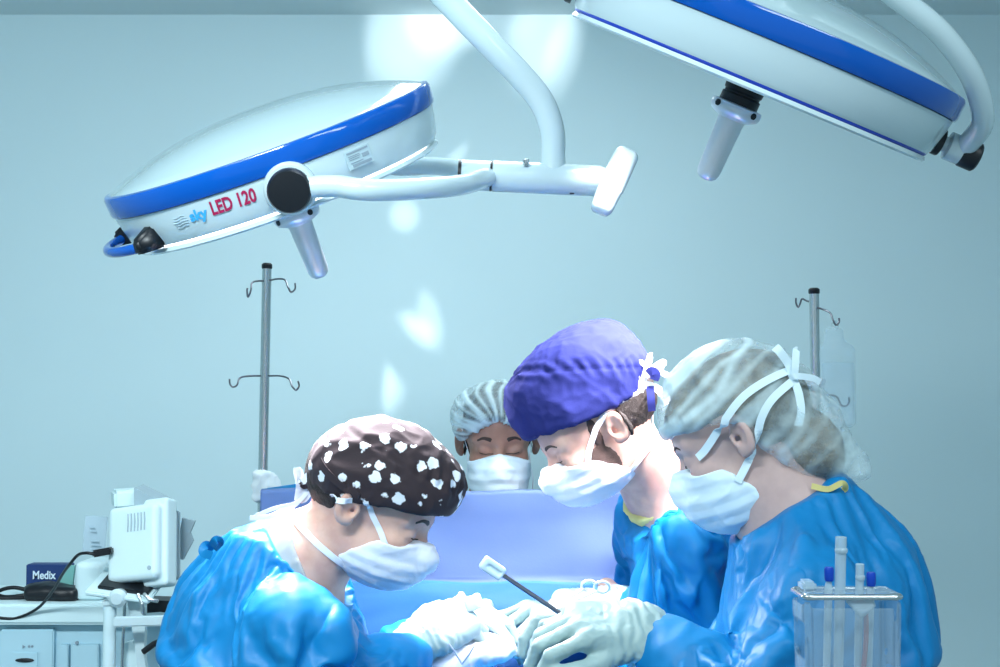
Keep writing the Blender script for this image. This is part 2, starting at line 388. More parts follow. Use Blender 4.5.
# ================================================================== the room
WY = 4.4; ZC = 2.756; XW = 2.7
def wallbox(name, c, s, m):
    o = MB().box(c, s).build(name, m, smooth=False); tag(o, kind='structure'); return o
wallbox('wall_back', (0, WY + 0.05, ZC / 2), (2 * XW + 0.2, 0.1, ZC), M['wall'])
wallbox('wall_left', (-XW - 0.05, 1.5, ZC / 2), (0.1, 5.8, ZC), M['wall'])
wallbox('wall_right', (XW + 0.05, 1.5, ZC / 2), (0.1, 5.8, ZC), M['wall'])
wallbox('floor', (0, 1.5, -0.05), (2 * XW + 0.2, 6.0, 0.1), M['floor'])
wallbox('ceiling', (0, 1.5, ZC + 0.05), (2 * XW + 0.2, 6.0, 0.1), M['ceiling'])

# ================================================================== surgical lamps
def cyl_text(txt, size, a0, z0, Rr, fr, m, parent, shear=0.0, extr=0.0006, xscale=1.0, bold=0.0):
    cu = bpy.data.curves.new('lettering', 'FONT'); cu.body = txt; cu.size = size; cu.offset = bold; cu.resolution_u = 3
    to = bpy.data.objects.new('lettering_tmp', cu); COL.objects.link(to)
    dg = bpy.context.evaluated_depsgraph_get(); me = to.evaluated_get(dg).to_mesh()
    v = np.array([q.co[:] for q in me.vertices]); f = [list(p.vertices) for p in me.polygons]
    to.evaluated_get(dg).to_mesh_clear(); bpy.data.objects.remove(to); bpy.data.curves.remove(cu)
    w_ = v[:, 0].max() * xscale
    O, X, Y, Z = fr; a = a0 + (v[:, 0] * xscale + v[:, 1] * shear) / Rr; z = z0 + v[:, 1]
    rz = shell_r(R1, z)
    def at(r): return O + X * ((rz + r) * np.cos(a))[:, None] + Y * ((rz + r) * np.sin(a))[:, None] + np.outer(z, Z)
    V = np.vstack([at(extr + .0004), at(-0.001)]); n = len(v)
    F = f + [[i + n for i in q][::-1] for q in f]
    mesh('lettering', V, F, m, parent, smooth=False); return w_
def lamp_frame(px, py, d, roll, tilt):
    r = math.radians(roll); t = math.radians(tilt)
    X = math.cos(r) * CX + math.sin(r) * CU; u0 = -math.sin(r) * CX + math.cos(r) * CU
    Z = nrm(math.cos(t) * u0 - math.sin(t) * CF); Y = np.cross(Z, X); return P(px, py, d), X, Y, Z
def shell_r(R, z): return R - 0.012 + 0.012 * z / 0.072
def lamp_head(root, fr, R, dome_h=.062, stripe=True, H=.061):
    g = H - .072
    O, X, Y, Z = fr
    L = lambda x, y, z: O + X * x + Y * y + Z * z
    b = MB(); b.lathe([(R - 0.06, 0.004), (R - 0.016, 0.006), (R - 0.012, 0.012), (shell_r(R, .04), .04), (shell_r(R, H), H), (R - 0.004 + g * .17, H + .002)], O, Z, 128, X)
    sh = b.build('housing', M['enamel'], root)
    MB().lathe([(R - 0.006, .073 + g), (R + 0.001, .0735 + g), (R + 0.003, .078 + g), (R + .0035, .102 + g), (R + .001, .107 + g), (R - .006, .1085 + g)], O, Z, 128, X).build('trim_band', M['band'], root)
    prof = [(R - 0.005, .1075 + g), (R - 0.009, .1105 + g)]
    for k in range(1, 19):
        q = 1 - k / 18; prof.append(((R - 0.009) * q, .1105 + g + dome_h * (1 - q ** 2.3)))
    prof[-1] = (0.002, prof[-1][1])
    MB().lathe(prof, O, Z, 128, X).build('dome', M['dome'], root)
    if stripe: MB().lathe([(R - 0.03, .0015), (R - 0.019, .0015), (R - 0.0165, .004), (R - .0165, .0065), (R - .03, .007)], O, Z, 128, X).build('rim_stripe', M['blueline'], root)
    MB().lathe([(R - 0.034, -.006), (R - 0.018, -.007), (R - 0.0145, -.004), (R - .0165, .0015), (R - .03, .002)], O, Z, 128, X).build('rim', M['enamel'], root)
    MB().lathe([(0.06, -.003), (R - 0.036, -.003), (R - 0.034, .003), (0.06, .003)], O, Z, 96, X).build('light_diffuser', M['lens'], root)
    return sh, L
def centre_handle(root, fr):
    O, X, Y, Z = fr
    MB().lathe([(0.0295, .004), (0.031, -.004), (0.030, -.014), (0.028, -.016), (.028, -.019), (.0305, -.020), (.0305, -.034), (.024, -.036)], O, Z, 40, X).build('handle_hub', M['black'], root)
    h = MB().lathe([(0.025, -.032), (0.038, -.034), (0.040, -.037), (.040, -.044), (.037, -.050), (.029, -.054), (.0215, -.057), (.0205, -.063), (.0180, -.142), (.0155, -.150), (.0095, -.155), (.002, -.1565)], O, Z, 48, X).build('handle', M['alu'], root)
    for k in range(4):
        a = math.pi * (0.5 * k + 0.22); dr = math.cos(a) * X + math.sin(a) * Y
        MB().lathe([(0.005, 0), (.005, .003), (.001, .0032)], O - Z * 0.0405 + dr * 0.0385, dr, 12).build('screw_hole', M['black'], h)
# --- the lamp over the left side
L1 = thing('surgical_lamp', P(560, 20, 2.337), 'white surgical lamp with blue band and red lettering, tilted above the left surgeon', 'lamp', 'surgical lamps')
fr = lamp_frame(288, 192, 2.337, 19.5, 14.5); R1 = 0.281
sh, L = lamp_head(L1, fr, R1, .050, False); centre_handle(L1, fr)
fz = lambda p: None
def cyl_hit(fr, px, py, R):
    O, X, Y, Z = fr
    f = lambda p: np.sqrt(((p - O) @ X) ** 2 + ((p - O) @ Y) ** 2) - R
    h = march(f, px, py); q = h - O; return math.atan2(q @ Y, q @ X), q @ Z
a0, z0 = cyl_hit(fr, 192, 223.5, R1 - .006); a1, z1 = cyl_hit(fr, 213, 216, R1 - .006); a2, z2 = cyl_hit(fr, 253, 206, R1 - .006)
Rt = R1 - .0078
cyl_text('sky', 0.0225, a0, z0 + .003, Rt, fr, M['skyink'], sh, 0.15, xscale=1.05, bold=0.0009)
cyl_text('LED 120', 0.0290, a1, z0 + .003, Rt, fr, M['redink'], sh, 0.12, xscale=0.72, bold=0.0009)
# faint emblem of thin lines left of the lettering
e = MB(); O, X, Y, Z = fr
ae, ze = cyl_hit(fr, 181, 222, R1 - .006)
for k in range(5):
    zz = ze - 0.008 + k * 0.004; hw = 0.015 - abs(k - 2) * 0.002
    rt_ = shell_r(R1, zz) + .0003; pts = [O + X * rt_ * math.cos(ae + t * hw / Rt) + Y * rt_ * math.sin(ae + t * hw / Rt) + Z * (zz + 0.001 * math.sin(3 * t)) for t in np.linspace(-1, 1, 8)]
    e.tube(pts, 0.0006, 6)
e.build('emblem', M['wire'], sh)
# rating plate
ap, zp = cyl_hit(fr, 359, 157, R1 - .004)
def plate(a, z, wa, hz, r, th, m, name, parent):
    V = []; F = []; N = 8
    for i in range(N + 1):
        an = a + (i / N - 0.5) * wa / r
        for (rr, zz) in ((r, z - hz / 2), (r + th, z - hz / 2), (r + th, z + hz / 2), (r, z + hz / 2)):
            V.append(O + X * rr * math.cos(an) + Y * rr * math.sin(an) + Z * zz)
    for i in range(N): F += [[i * 4 + k, i * 4 + (k + 1) % 4, i * 4 + 4 + (k + 1) % 4, i * 4 + 4 + k] for k in range(4)]
    F += [[0, 1, 2, 3], [N * 4 + 3, N * 4 + 2, N * 4 + 1, N * 4]]
    return mesh(name, V, F, m, parent, smooth=False)
M['plate'] = mat('grey_sticker', (0.42, 0.55, 0.60), 0.5)
pl = plate(ap, zp, 0.045, 0.028, R1 - .0055, 0.003, M['plate'], 'rating_plate', sh)
for (da, dz, wa, hz) in ((0, .0105, .038, .003), (-.008, .0055, .02, .0012), (-.008, .0028, .02, .0012), (-.009, 0, .018, .0012), (.012, .001, .012, .006), (-.006, -.005, .022, .0016), (.002, -.0095, .034, .004)):
    plate(ap + da / R1, zp + dz, wa, hz, R1 - .0048, 0.003, M['ink'], 'plate_print', sh)
# side pivots with black knobs, and the fork
for sgn in (-1, 1):
    c = L(0.036 if sgn < 0 else 0, sgn * (R1 - 0.012), 0.034)
    MB().lathe([(.036, 0), (.040, .006), (.040, .016), (.036, .022), (.02, .023)], c, Y * sgn, 40).build('pivot_collar', M['enamel'], L1)
    MB().lathe([(.031, .018), (.0325, .024), (.0325, .044), (.030, .049), (.02, .050)], c, Y * sgn, 40).build('pivot_knob', M['black'], L1)
J = P(490, 176, 2.337)
p1 = spline([L(0.058, -R1 - 0.018, 0.030), L(0.10, -R1 - 0.022, 0.018), P(370, 190, 2.033), P(430, 188, 2.098), P(463, 184.5, 2.190), P(482, 179, 2.291), J], 10)
MB().tube(p1, 0.0165, 20).build('fork_arm', M['enamel'], L1)
p2 = spline([L(0.01, R1 + 0.022, 0.036), L(0.05, R1 + 0.024, 0.03), P(390, 166, 2.613), P(430, 166, 2.558), P(460, 169, 2.475), P(480, 174, 2.374), J], 10)
MB().tube(p2, 0.0165, 20).build('fork_arm', M['enamel'], L1)
ax = nrm(P(600, 181, 2.337) - P(490, 176, 2.337))
MB().lathe([(.022, -.05), (.0255, -.048), (.0255, .0), (.024, .001)], J, ax, 40).build('swivel_collar', M['enamel'], L1)
MB().lathe([(.0262, -.0535), (.0262, -.048), (.02, -.048)], J, ax, 40).build('seal_ring', M['black'], L1)
MB().lathe([(.0258, .0), (.0258, .0035), (.02, .0035)], J, ax, 40).build('seal_ring', M['black'], L1)
MB().lathe([(.024, .0035), (.0262, .005), (.0262, .184), (.022, .194), (.01, .198)], J, ax, 40).build('swivel_tube', M['enamel'], L1)
MB().lathe([(.004, 0), (.0055, .003), (.0055, .011), (.003, .012)], P(526, 166, 2.314), CU, 14).build('set_screw', M['steel'], L1)
MB().lathe([(.004, 0), (.004, .002), (.002, .002)], P(572, 193, 2.311), -CU, 14).build('plug', M['black'], L1)
def slab(a, b, w1, w2, th, m, name, parent):
    """rounded tapering block from a to b"""
    t = nrm(b - a); s_ = nrm(np.cross(t, CF)); f_ = lambda p: None
    Rm = np.stack([s_, np.cross(t, s_), t], 1); ln = np.linalg.norm(b - a)
    f = lambda p: rbox((lambda q: np.stack([q[:, 0] / (w1 + (w2 - w1) * np.clip(q[:, 2] / ln, 0, 1)) * w1, q[:, 1], q[:, 2]], 1))((p - a) @ Rm), (0, 0, ln / 2), (w1 / 2, th / 2, ln / 2), 0.012)
    lo = np.minimum(a, b) - 0.06; hi = np.maximum(a, b) + 0.06
    return solid(name, f, lo, hi, 0.0028, m, parent)
slab(P(629, 150, 2.337), P(608, 193, 2.337), 0.040, 0.046, 0.050, M['enamel'], 'end_block', L1)
slab(P(612, 184, 2.328), P(599, 214, 2.328), 0.044, 0.036, 0.046, M['enamel'], 'end_block', L1)
up = spline([P(553, 178, 2.337), P(553, 158, 2.337), P(552, 130, 2.337), P(541, 101, 2.337), P(518, 73, 2.337), P(486, 40, 2.337), P(440, -8, 2.337), P(380, -72, 2.337), P(345, -110, 2.337)], 10)
rr = np.interp(np.arange(len(up)), [0, 12, 40, len(up)], [.0225, .0205, .0225, .0225])
MB().tube(up, rr, 24).build('suspension_arm', M['enamel'], L1)
EL = up[-1]
MB().lathe([(.03, -.04), (.036, -.035), (.036, .045), (.03, .05), (.0225, .052), (.0225, ZC - EL[2] - .03), (.07, ZC - EL[2] - .028), (.08, ZC - EL[2] - .001), (.02, ZC - EL[2])], EL, (0, 0, 1), 40).build('ceiling_column', M['enamel'], L1)
# grip on the lamp's left rim
g1, zg = cyl_hit(fr, 150, 234, R1 - .006); g2 = -math.pi - (-math.pi - g1) * 0.12
g1 = g1 if g1 < 0 else g1 - 2 * math.pi; g2 = -math.pi - 0.10
zg = 0.024
def cylp(a, r, z): return O + X * r * math.cos(a) + Y * r * math.sin(a) + Z * z
bar = [cylp(g1 + (g2 - g1) * t, R1 + 0.006 + 0.022 * math.sin(math.pi * min(1, max(0, (t * 1.0)))) ** 0.5, zg - 0.008) for t in np.linspace(0, 1, 30)]
hd = MB().tube(bar, 0.0085, 16).build('grip_bar', M['band'], L1)
for a_ in (g1, g2):
    dr = math.cos(a_) * X + math.sin(a_) * Y; tg = -math.sin(a_) * X + math.cos(a_) * Y
    sg = 1 if a_ == g1 else -1
    V = []
    base = [(-.020, -.020), (.020, -.020), (.016, .022), (-.010, .024)]; tip = [(-.012 * 1, -.017), (.012, -.017), (.010, .004), (-.008, .006)]
    for (u, z) in base: V.append(O + dr * (R1 - 0.016) + tg * (u * sg) + Z * (zg + z))
    for (u, z) in tip: V.append(O + dr * (R1 + 0.024) + tg * ((u - 0.004) * sg) + Z * (zg + z))
    bm = bmesh.new(); vs = [bm.verts.new(q) for q in V]
    for q in ((0, 1, 2, 3), (4, 5, 6, 7), (0, 1, 5, 4), (1, 2, 6, 5), (2, 3, 7, 6), (3, 0, 4, 7)): bm.faces.new([vs[i] for i in q])
    bmesh.ops.recalc_face_normals(bm, faces=bm.faces); bmesh.ops.bevel(bm, geom=bm.edges[:], offset=0.004, segments=3, affect='EDGES')
    vv = [q.co[:] for q in bm.verts]; bm.verts.index_update(); ff = [[q.index for q in fc.verts] for fc in bm.faces]; bm.free()
    mesh('grip_bracket', vv, ff, M['black'], L1)
# --- the lamp in the upper right
L2 = thing('surgical_lamp', P(747, -60, 2.1), 'larger, nearer surgical lamp cut off by the top edge, curved arm and no lettering', 'lamp', 'surgical lamps')
fr2 = lamp_frame(747, 84, 2.1, -22.6, 13.0); R2 = 0.300
sh2, Lb = lamp_head(L2, fr2, R2); centre_handle(L2, fr2)
O2, X2, Y2, Z2 = fr2
for sgn in (-1, 1):
    c = Lb(sgn * (R2 - 0.008), 0.0, 0.030)
    MB().lathe([(.021, .002), (.021, .010), (.020, .012), (.01, .012)], c, X2 * sgn, 32).build('pivot_washer', M['black'], L2)
    MB().lathe([(.012, .010), (.012, .020), (.0215, .022), (.0215, .044), (.016, .046)], c, X2 * sgn, 32).build('pivot_block', M['enamel'], L2)
    MB().lathe([(.0205, .044), (.0228, .047), (.0228, .068), (.020, .071), (.01, .071)], c, X2 * sgn, 32).build('pivot_knob', M['black'], L2)
half = [(.338, .040), (.333, .10), (.283, .165), (.212, .214), (.142, .24), (.07, .257), (0, .262)]
pts = half + [(-x, h) for x, h in half[-2::-1]]
ta = math.radians(44)
arc = spline([Lb(x, -(h - 0.03) * math.sin(ta), 0.03 + (h - 0.03) * math.cos(ta)) for x, h in pts], 8)
MB().tube(arc, 0.0165, 20).build('fork_arm', M['enamel'], L2)
top = Lb(0, -0.232 * math.sin(ta), 0.03 + 0.232 * math.cos(ta))
MB().lathe([(.03, -.02), (.034, -.012), (.034, .05), (.026, .06), (.0225, .062), (.0225, ZC - top[2] - .03), (.07, ZC - top[2] - .028), (.08, ZC - top[2] - .001), (.02, ZC - top[2])], top, (0, 0, 1), 40).build('ceiling_column', M['enamel'], L2)
WARM = (1.0, 0.93, 0.98)
TGT = P(455, 625, 2.25)
def beam(fr_, target, power, angle, blend, rad, n=3, ph=1.5):
    for k in range(n):
        an = ph * math.pi + 2 * math.pi * k / n
        spot('surgical_lamp_beam', fr_[0] + (fr_[1] * math.cos(an) + fr_[2] * math.sin(an)) * rad - fr_[3] * 0.055, target, power / n, angle, blend, 0.07, WARM)
beam(fr, P(405, 590, 2.06), 185, 57, 0.5, 0.17)
beam(fr2, P(548, 545, 2.34), 220, 40, 0.5, 0.17)

# added unseen spot lamps imitate soft broken reflections on the rear wall
def patch_spot(px, py, wpx, hpx, roll, power):
    src = np.array([-0.1 + (px - 450) * 0.001, 1.3, 2.60]); t = P(px, py, 4.39); ds = np.linalg.norm(t - src)
    a = 2 * math.atan(wpx / 316 / 2 / ds); o = spot('wall_patch_spot', src, t, power, math.degrees(a), 1.0, 0.012, (0.95, 0.98, 1.0))
    o.rotation_euler = (o.rotation_euler.to_matrix() @ Matrix.Rotation(math.radians(roll), 3, 'Z')).to_euler(); o.scale = (1, hpx / wpx, 1)
for g in ((407, 336, 62, 64, -30, 190), (400, 362, 36, 120, -12, 190), (430, 318, 30, 76, 14, 150), (389, 388, 18, 60, -6, 110), (418, 332, 50, 40, 0, 90), (404, 212, 38, 42, 0, 190), (452, 158, 18, 60, -40, 130),
          (408, 34, 120, 140, -10, 260), (440, 18, 90, 90, 20, 190), (540, 28, 80, 150, -16, 260), (562, 50, 46, 120, -16, 150), (640, 12, 60, 50, 0, 60), (470, 20, 150, 60, 0, 120)): patch_spot(*g)

# ================================================================== IV poles
def iv_pole(px, pytop, pxb, d, label, lean, tiers, bar_r):
    top_ = P(px, pytop, d); foot = np.array([top_[0] + lean, top_[1], 0.0])
    t = thing('iv_pole', foot, label, 'iv pole', 'iv poles')
    a = foot + np.array([0, 0, 0.10]); ax_ = nrm(top_ - foot)
    MB().tube([a, top_ - ax_ * 0.7, top_ - ax_ * 0.006], [.0125, .0098, .0098], 20).build('pole', M['steel'], t)
    MB().lathe([(.0098, -.006), (.0112, -.004), (.0112, .003), (.008, .006), (.002, .0065)], top_, ax_, 20).build('end_cap', M['black'], t)
    for (py, items) in tiers:
        c = P(px + (pxb - px) * (py - pytop) / 200.0, py, d)
        for path in items:
            q = spline([c] + [P(x, y, d + dd) for (x, y, dd) in path], 8)
            MB().tube(q, bar_r, 8).build('hook', M['dsteel'], t)
    for k in range(5):
        an = 2 * math.pi * k / 5 + 0.3; e_ = foot + np.array([math.cos(an) * .19, math.sin(an) * .19, 0.055])
        MB().tube([foot + np.array([0, 0, .11]), foot + np.array([math.cos(an) * .1, math.sin(an) * .1, 0.10]), e_ + np.array([0, 0, .01])], .012, 10).build('foot', M['steel'], t)
        MB().lathe([(.004, -.012), (.026, -.011), (.026, .011), (.004, .012)], e_ - np.array([0, 0, .029]), (math.sin(an), -math.cos(an), 0), 20).build('wheel', M['black'], t)
    return t
iv_pole(267, 266, 265.4, 2.9, 'steel pole on the left with four hooks, behind the drape', -0.02,
        [(281, [[(277, 279, -.02), (285, 280, -.03), (288, 287, -.04), (291, 292, -.04), (295, 289, -.04), (295, 283, -.04)],
                [(258, 281, -.02), (252, 283, -.03), (251, 290, -.04), (248, 297, -.04), (247, 291, -.04), (247.5, 288, -.04)]]),
         (376, [[(280, 376, -.02), (289, 379, -.03), (292, 386, -.04), (296, 390, -.04), (299, 386, -.04), (298, 381, -.04)],
                [(250, 376, -.02), (240, 378, -.03), (237, 385, -.04), (233, 387, -.04), (230, 384, -.04), (229.5, 379, -.04)]])], 0.0019)
IVR = iv_pole(814, 291, 813, 2.75, 'steel pole on the right with a bag hook, behind the woman', 0.0,
        [(303, [[(807, 301, .02), (802, 299, .03), (800, 304, .04), (798, 307, .04), (796, 303, .04), (796, 298, .04)]]),
         (307, [[(822, 309, -.02), (830, 313, -.03), (833, 320, -.04), (836, 325, -.04), (839, 322, -.04), (839, 318, -.04)]]),
         (395, [[(828, 395, -.02), (837, 397, -.03), (841, 405, -.04), (846, 406, -.04), (849, 402, -.04), (849, 397, -.04)]])], 0.0019)
# hanging infusion bag
bg = thing('infusion_bag', P(838, 430, 2.71), 'clear infusion bag hanging from the hook of the right pole', 'bag')
fb = lambda p: smin(rbox(p, P(838, 386, 2.71), (.034, .016, .082), .015), rbox(p, P(834, 345, 2.71), (.018, .010, .035), .010), 0.02)
solid('pouch', fb, P(838, 386, 2.71) - np.array([.06, .05, .14]), P(838, 386, 2.71) + np.array([.06, .05, .17]), 0.004, M['bag'], bg)
fw = lambda p: smax(rbox(p, P(838, 386, 2.71), (.031, .0135, .079), .013), p[:, 2] - P(838, 362, 2.71)[2], 0.004)
solid('fluid', fw, P(838, 386, 2.71) - np.array([.06, .05, .14]), P(838, 386, 2.71) + np.array([.06, .05, .1]), 0.004, M['bag'], bg)
MB().tube(spline([P(834, 329, 2.71), P(832, 324, 2.71), P(836, 321, 2.71), P(838, 327, 2.71), P(836, 331, 2.71)], 6), .0015, 8).build('hanger_loop', M['bag'], bg)
MB().lathe([(.008, 0), (.008, -.02), (.004, -.03), (.004, -.055), (.001, -.056)], P(838, 427, 2.71), (0, 0, 1), 16).build('port', M['frost'], bg)
cl = thing('pole_clamp', P(812, 388, 2.73), 'small white plastic clamp on the right pole beside her bow', 'clamp')
MB().lathe([(.011, -.012), (.024, -.006), (.026, .002), (.026, .008), (.010, .010)], P(812, 383, 2.75), (0, 0, 1), 28).build('collar', M['mask'], cl)
MB().tube([P(800, 381, 2.72), P(806, 382, 2.73)], .007, 12).build('lever', M['mask'], cl)

# ================================================================== drape screen, table and patient drape
def sheet(name, fn, nu, nv, th, m, parent=None):
    G = np.array([[fn(i / nu, j / nv) for j in range(nv + 1)] for i in range(nu + 1)])
    du = np.gradient(G, axis=0); dv = np.gradient(G, axis=1); N = np.cross(du, dv); N /= np.linalg.norm(N, axis=2)[..., None] + 1e-12
    A = G.reshape(-1, 3); Bq = (G - N * th).reshape(-1, 3); n = len(A); w_ = nv + 1
    F = [[i * w_ + j, i * w_ + j + 1, (i + 1) * w_ + j + 1, (i + 1) * w_ + j] for i in range(nu) for j in range(nv)]
    F += [[q + n for q in f[::-1]] for f in F]
    for i in range(nu): F += [[i * w_, (i + 1) * w_, (i + 1) * w_ + n, i * w_ + n], [i * w_ + nv, i * w_ + nv + n, (i + 1) * w_ + nv + n, (i + 1) * w_ + nv]]
    for j in range(nv): F += [[j, j + n, j + 1 + n, j + 1], [nu * w_ + j, nu * w_ + j + 1, nu * w_ + j + 1 + n, nu * w_ + j + n]]
    return mesh(name, np.vstack([A, Bq]), F, m, parent)
XL, XR = P(262, 500, 2.56)[0], P(672, 500, 2.56)[0]
def drape_fn(u, v):
    x = XL + (XR - XL) * u
    # profile along v: top rail, down the screen, out over the patient
    zt = P(500, 489.5 + 3.0 * (u - 0.5), 2.56)[2]
    prof = [(0, 2.585, zt - 0.02), (0.03, 2.575, zt - .002), (0.05, 2.56, zt - 0.004), (0.40, 2.555, zt - 0.165), (0.45, 2.53, zt - 0.185), (0.62, 2.505, zt - 0.255), (0.8, 2.48, zt - 0.33), (1.0, 2.46, zt - 0.45)]
    vs = [q[0] for q in prof]; y = np.interp(v, vs, [q[1] for q in prof]); z = np.interp(v, vs, [q[2] for q in prof])
    sag = max(0.0, v - 0.38)
    n = float(noise(np.array([[x * 5, v * 5, 1.3]]))[0]); n2 = float(noise(np.array([[x * 9 + v * 6, v * 3, 4.3]]))[0])
    y += 0.010 * n - sag * 0.10 * abs(n2)
    # long diagonal swell falling to the left of the lower part
    q = (x - (-0.12)) * 0.8 + (v - 0.6) * 0.9
    y -= sag * 0.16 * math.exp(-(q * 7) ** 2)
    z += -0.02 * sag * n + (0.002 * math.sin(x * 30) if v < 0.08 else 0)
    y += 0.006 * math.sin(x * 26) * (1 if v < 0.4 else 0.4) * v
    return (x, y, z)
D1 = tag(sheet('drape_screen', drape_fn, 150, 120, 0.0015, M['drape']), 'blue cloth drape screen stretched behind the operating field', 'drape')
M['drape2'] = vary(mat('deep_blue_drape_cloth', (0.02, 0.16, 0.45), 0.6, bump=(260, 0.15, 0.001)), (0.016, 0.14, 0.42), (0.025, 0.16, 0.46), 6)
def lower_fn(u, v):
    x = XL + (XR - XL) * u; zt = P(500, 580, 2.51)[2]
    n = float(noise(np.array([[x * 4, v * 2, 7.3]]))[0]); n2 = float(noise(np.array([[x * 7 + v * 5, v * 2.5, 2.3]]))[0])
    y = 2.512 - 0.10 * v - 0.03 * v * abs(n2) * 2 - 0.05 * v * math.exp(-((x - 0.9 * v + 0.16) * 8) ** 2)
    z = zt - 0.26 * v + 0.004 * n + (0.0015 * math.sin(x * 34) if v < .1 else 0)
    return (x, y + .006 * math.sin(x * 19) * v, z)
tag(sheet('lower_drape', lower_fn, 120, 60, 0.0015, M['drape2']), 'deeper blue drape hanging below the crease of the pale blue screen', 'drape')
# rail that carries it
rl = thing('drape_stand', (XL, 2.60, 0), 'metal rail frame carrying the blue drape screen', 'frame')
zt = P(500, 489.5, 2.56)[2]
MB().tube([(XL + 0.01, 2.59, 0.72), (XL + 0.01, 2.59, zt - 0.05), (XL + .03, 2.59, zt - .02), (XR - .03, 2.59, zt - .02), (XR - .01, 2.59, zt - .05), (XR - .01, 2.59, 0.72)], .007, 12).build('rail', M['steel'], rl)
# darker corner of drape tied to the left pole
def corner_fn(u, v):
    a = P(262, 489, 2.80); b = P(262 + 34, 488 - 4, 2.66); x, y, z = a * (1 - u) + b * u
    z -= v * 0.30; x += -0.02 * v + 0.012 * v * math.sin(u * 9); y += 0.012 * math.sin(u * 14 + 2 * v) * v
    return (x, y, z)
tag(sheet('drape_corner', corner_fn, 30, 40, 0.0015, M['gown']), 'deep blue drape corner tied to the left pole behind his neck', 'drape')
def cl_disp(v): return 0.006 * crumple(v, 30, 3)
fcl = lambda p: smin(rbox(p, P(264, 486, 2.86), (.023, .010, .030), .009), ell(p, P(272, 487, 2.86), (.022, .009, .026)), .01)
tag(solid('tape_wad', fcl, P(264, 486, 2.86) - .07, P(264, 486, 2.86) + .07, .0035, M['paper'], None, cl_disp), 'crumpled white tape wrapped round the left pole', 'tape')

# operating table with drapes over the patient
tb = thing('operating_table', (0.03, 2.15, 0), 'operating table under blue drapes between the surgeons', 'table')
MB().box((0.03, 2.15, 0.86), (0.40, 1.15, 0.06), bevel=.02).build('table_top', M['machine2'], tb)
MB().lathe([(.17, 0), (.17, .05), (.10, .09), (.08, .12), (.08, .8), (.14, .83)], (0.03, 2.15, 0), (0, 0, 1), 32).build('pedestal', M['machine'], tb)
ft = lambda p: smin(rbox(p, (0.03, 2.10, 0.94), (0.23, 0.46, 0.045), 0.035), ell(p, (0.03, 2.24, 0.95), (.19, .26, .105)), .04)
tag(solid('patient_drape', ft, (-.28, 1.58, .86), (.34, 2.62, 1.10), .010, M['gown'], None, lambda v: 0.008 * facet(v, 9, 2)), 'blue sterile drape covering the patient below the hands', 'drape')

# ================================================================== people
class Head:
    """a head frame: c = point between the ears, f = where the face points, u = up through the crown, l = its left"""
    def __init__(s, c, f, u, sc=1.0):
        s.c = np.asarray(c, float); s.f = nrm(f); s.l = nrm(np.cross(u, s.f)); s.u = np.cross(s.f, s.l); s.R = np.stack([s.f, s.l, s.u], 1); s.sc = sc; s.zc = 1.0
    def loc(s, p):
        q = (p - s.c) @ s.R / s.sc; z = q[:, 2]; q[:, 2] = np.where(z < 0, z / s.zc, z); return q
    def w(s, x, y, z): return s.c + s.R @ (np.array([x, y, z * (s.zc if z < 0 else 1)]) * s.sc)
def face_dir(side, yaw, pitch, roll=0.0):
    """side +1 faces picture right, -1 picture left, 0 the camera"""
    ps, th, ro = math.radians(yaw), math.radians(pitch), math.radians(roll)
    if side == 0: h = nrm(-CF * math.cos(ps) + CX * math.sin(ps))
    else: h = nrm(CX * side * math.cos(ps) + CF * math.sin(ps))
    h[2] = 0; h = nrm(h); up = np.array([0, 0, 1.0])
    f = h * math.cos(th) - up * math.sin(th); u = up * math.cos(th) + h * math.sin(th); l = np.cross(u, f)
    u = u * math.cos(ro) + l * math.sin(ro); return f, u
def head_sdf(q):
    """head in its own frame, metres"""
    a = np.abs(q[:, 1]); m = np.stack([q[:, 0], a, q[:, 2]], 1)
    d = ell(q, (-0.018, 0, 0.040), (0.094, 0.074, 0.082))
    d = smin(d, ell(q, (0.040, 0, 0.035), (.056, .060, .060)), .03)
    d = smin(d, ell(q, (0.034, 0, -0.040), (.056, .055, .070)), .03)
    d = smin(d, ell(m, (0.018, .036, -0.062), (.040, .020, .030)), .03)
    d = smin(d, ell(q, (0.062, 0, -0.088), (.026, .024, .018)), .025)
    d = smin(d, cap(m, (.086, .012, .019), (.070, .045, .020), .008, .008), .014)
    d = smin(d, ell(m, (.062, .042, -.022), (.020, .017, .015)), .020)
    d = smax(d, -ell(m, (.104, .031, .002), (.022, .019, .012)), .012)
    d = smin(d, ell(m, (.0755, .031, .000), (.0135, .0155, .0125)), .004)
    d = smin(d, cap(q, (.088, 0, .008), (.108, 0, -.032), .007, .0105), .010)
    d = smin(d, ell(m, (.101, .012, -.037), (.011, .007, .0075)), .006)
    d = smin(d, ell(q, (.087, 0, -.062), (.012, .024, .006)), .006)
    d = smin(d, ell(q, (.085, 0, -.071), (.012, .020, .006)), .006)
    # ears: rim, lobe, hollow
    s15 = math.sin(0.45); c15 = math.cos(0.45)
    e = m - np.array([-.006, .0755, .004]); e = np.stack([e[:, 0] * c15 - e[:, 1] * s15, e[:, 0] * s15 + e[:, 1] * c15, e[:, 2] - 0.15 * e[:, 0]], 1) * 1.06
    ear = ell(e, (-.008, .003, .0), (.0185, .0075, .031))
    ear = smin(ear, ell(e, (0.000, .002, -.024), (.009, .005, .010)), .006)
    ear = smax(ear, -ell(e, (-.006, .0115, .003), (.0120, .0085, .0215)), .003)
    ear = smax(ear, -ell(e, (.001, .008, -.003), (.007, .010, .009)), .003)
    ear = smin(ear, cap(e, (.008, .004, -.010), (.010, .004, .002), .0035, .0035), .003)
    return smin(d, ear, .005)
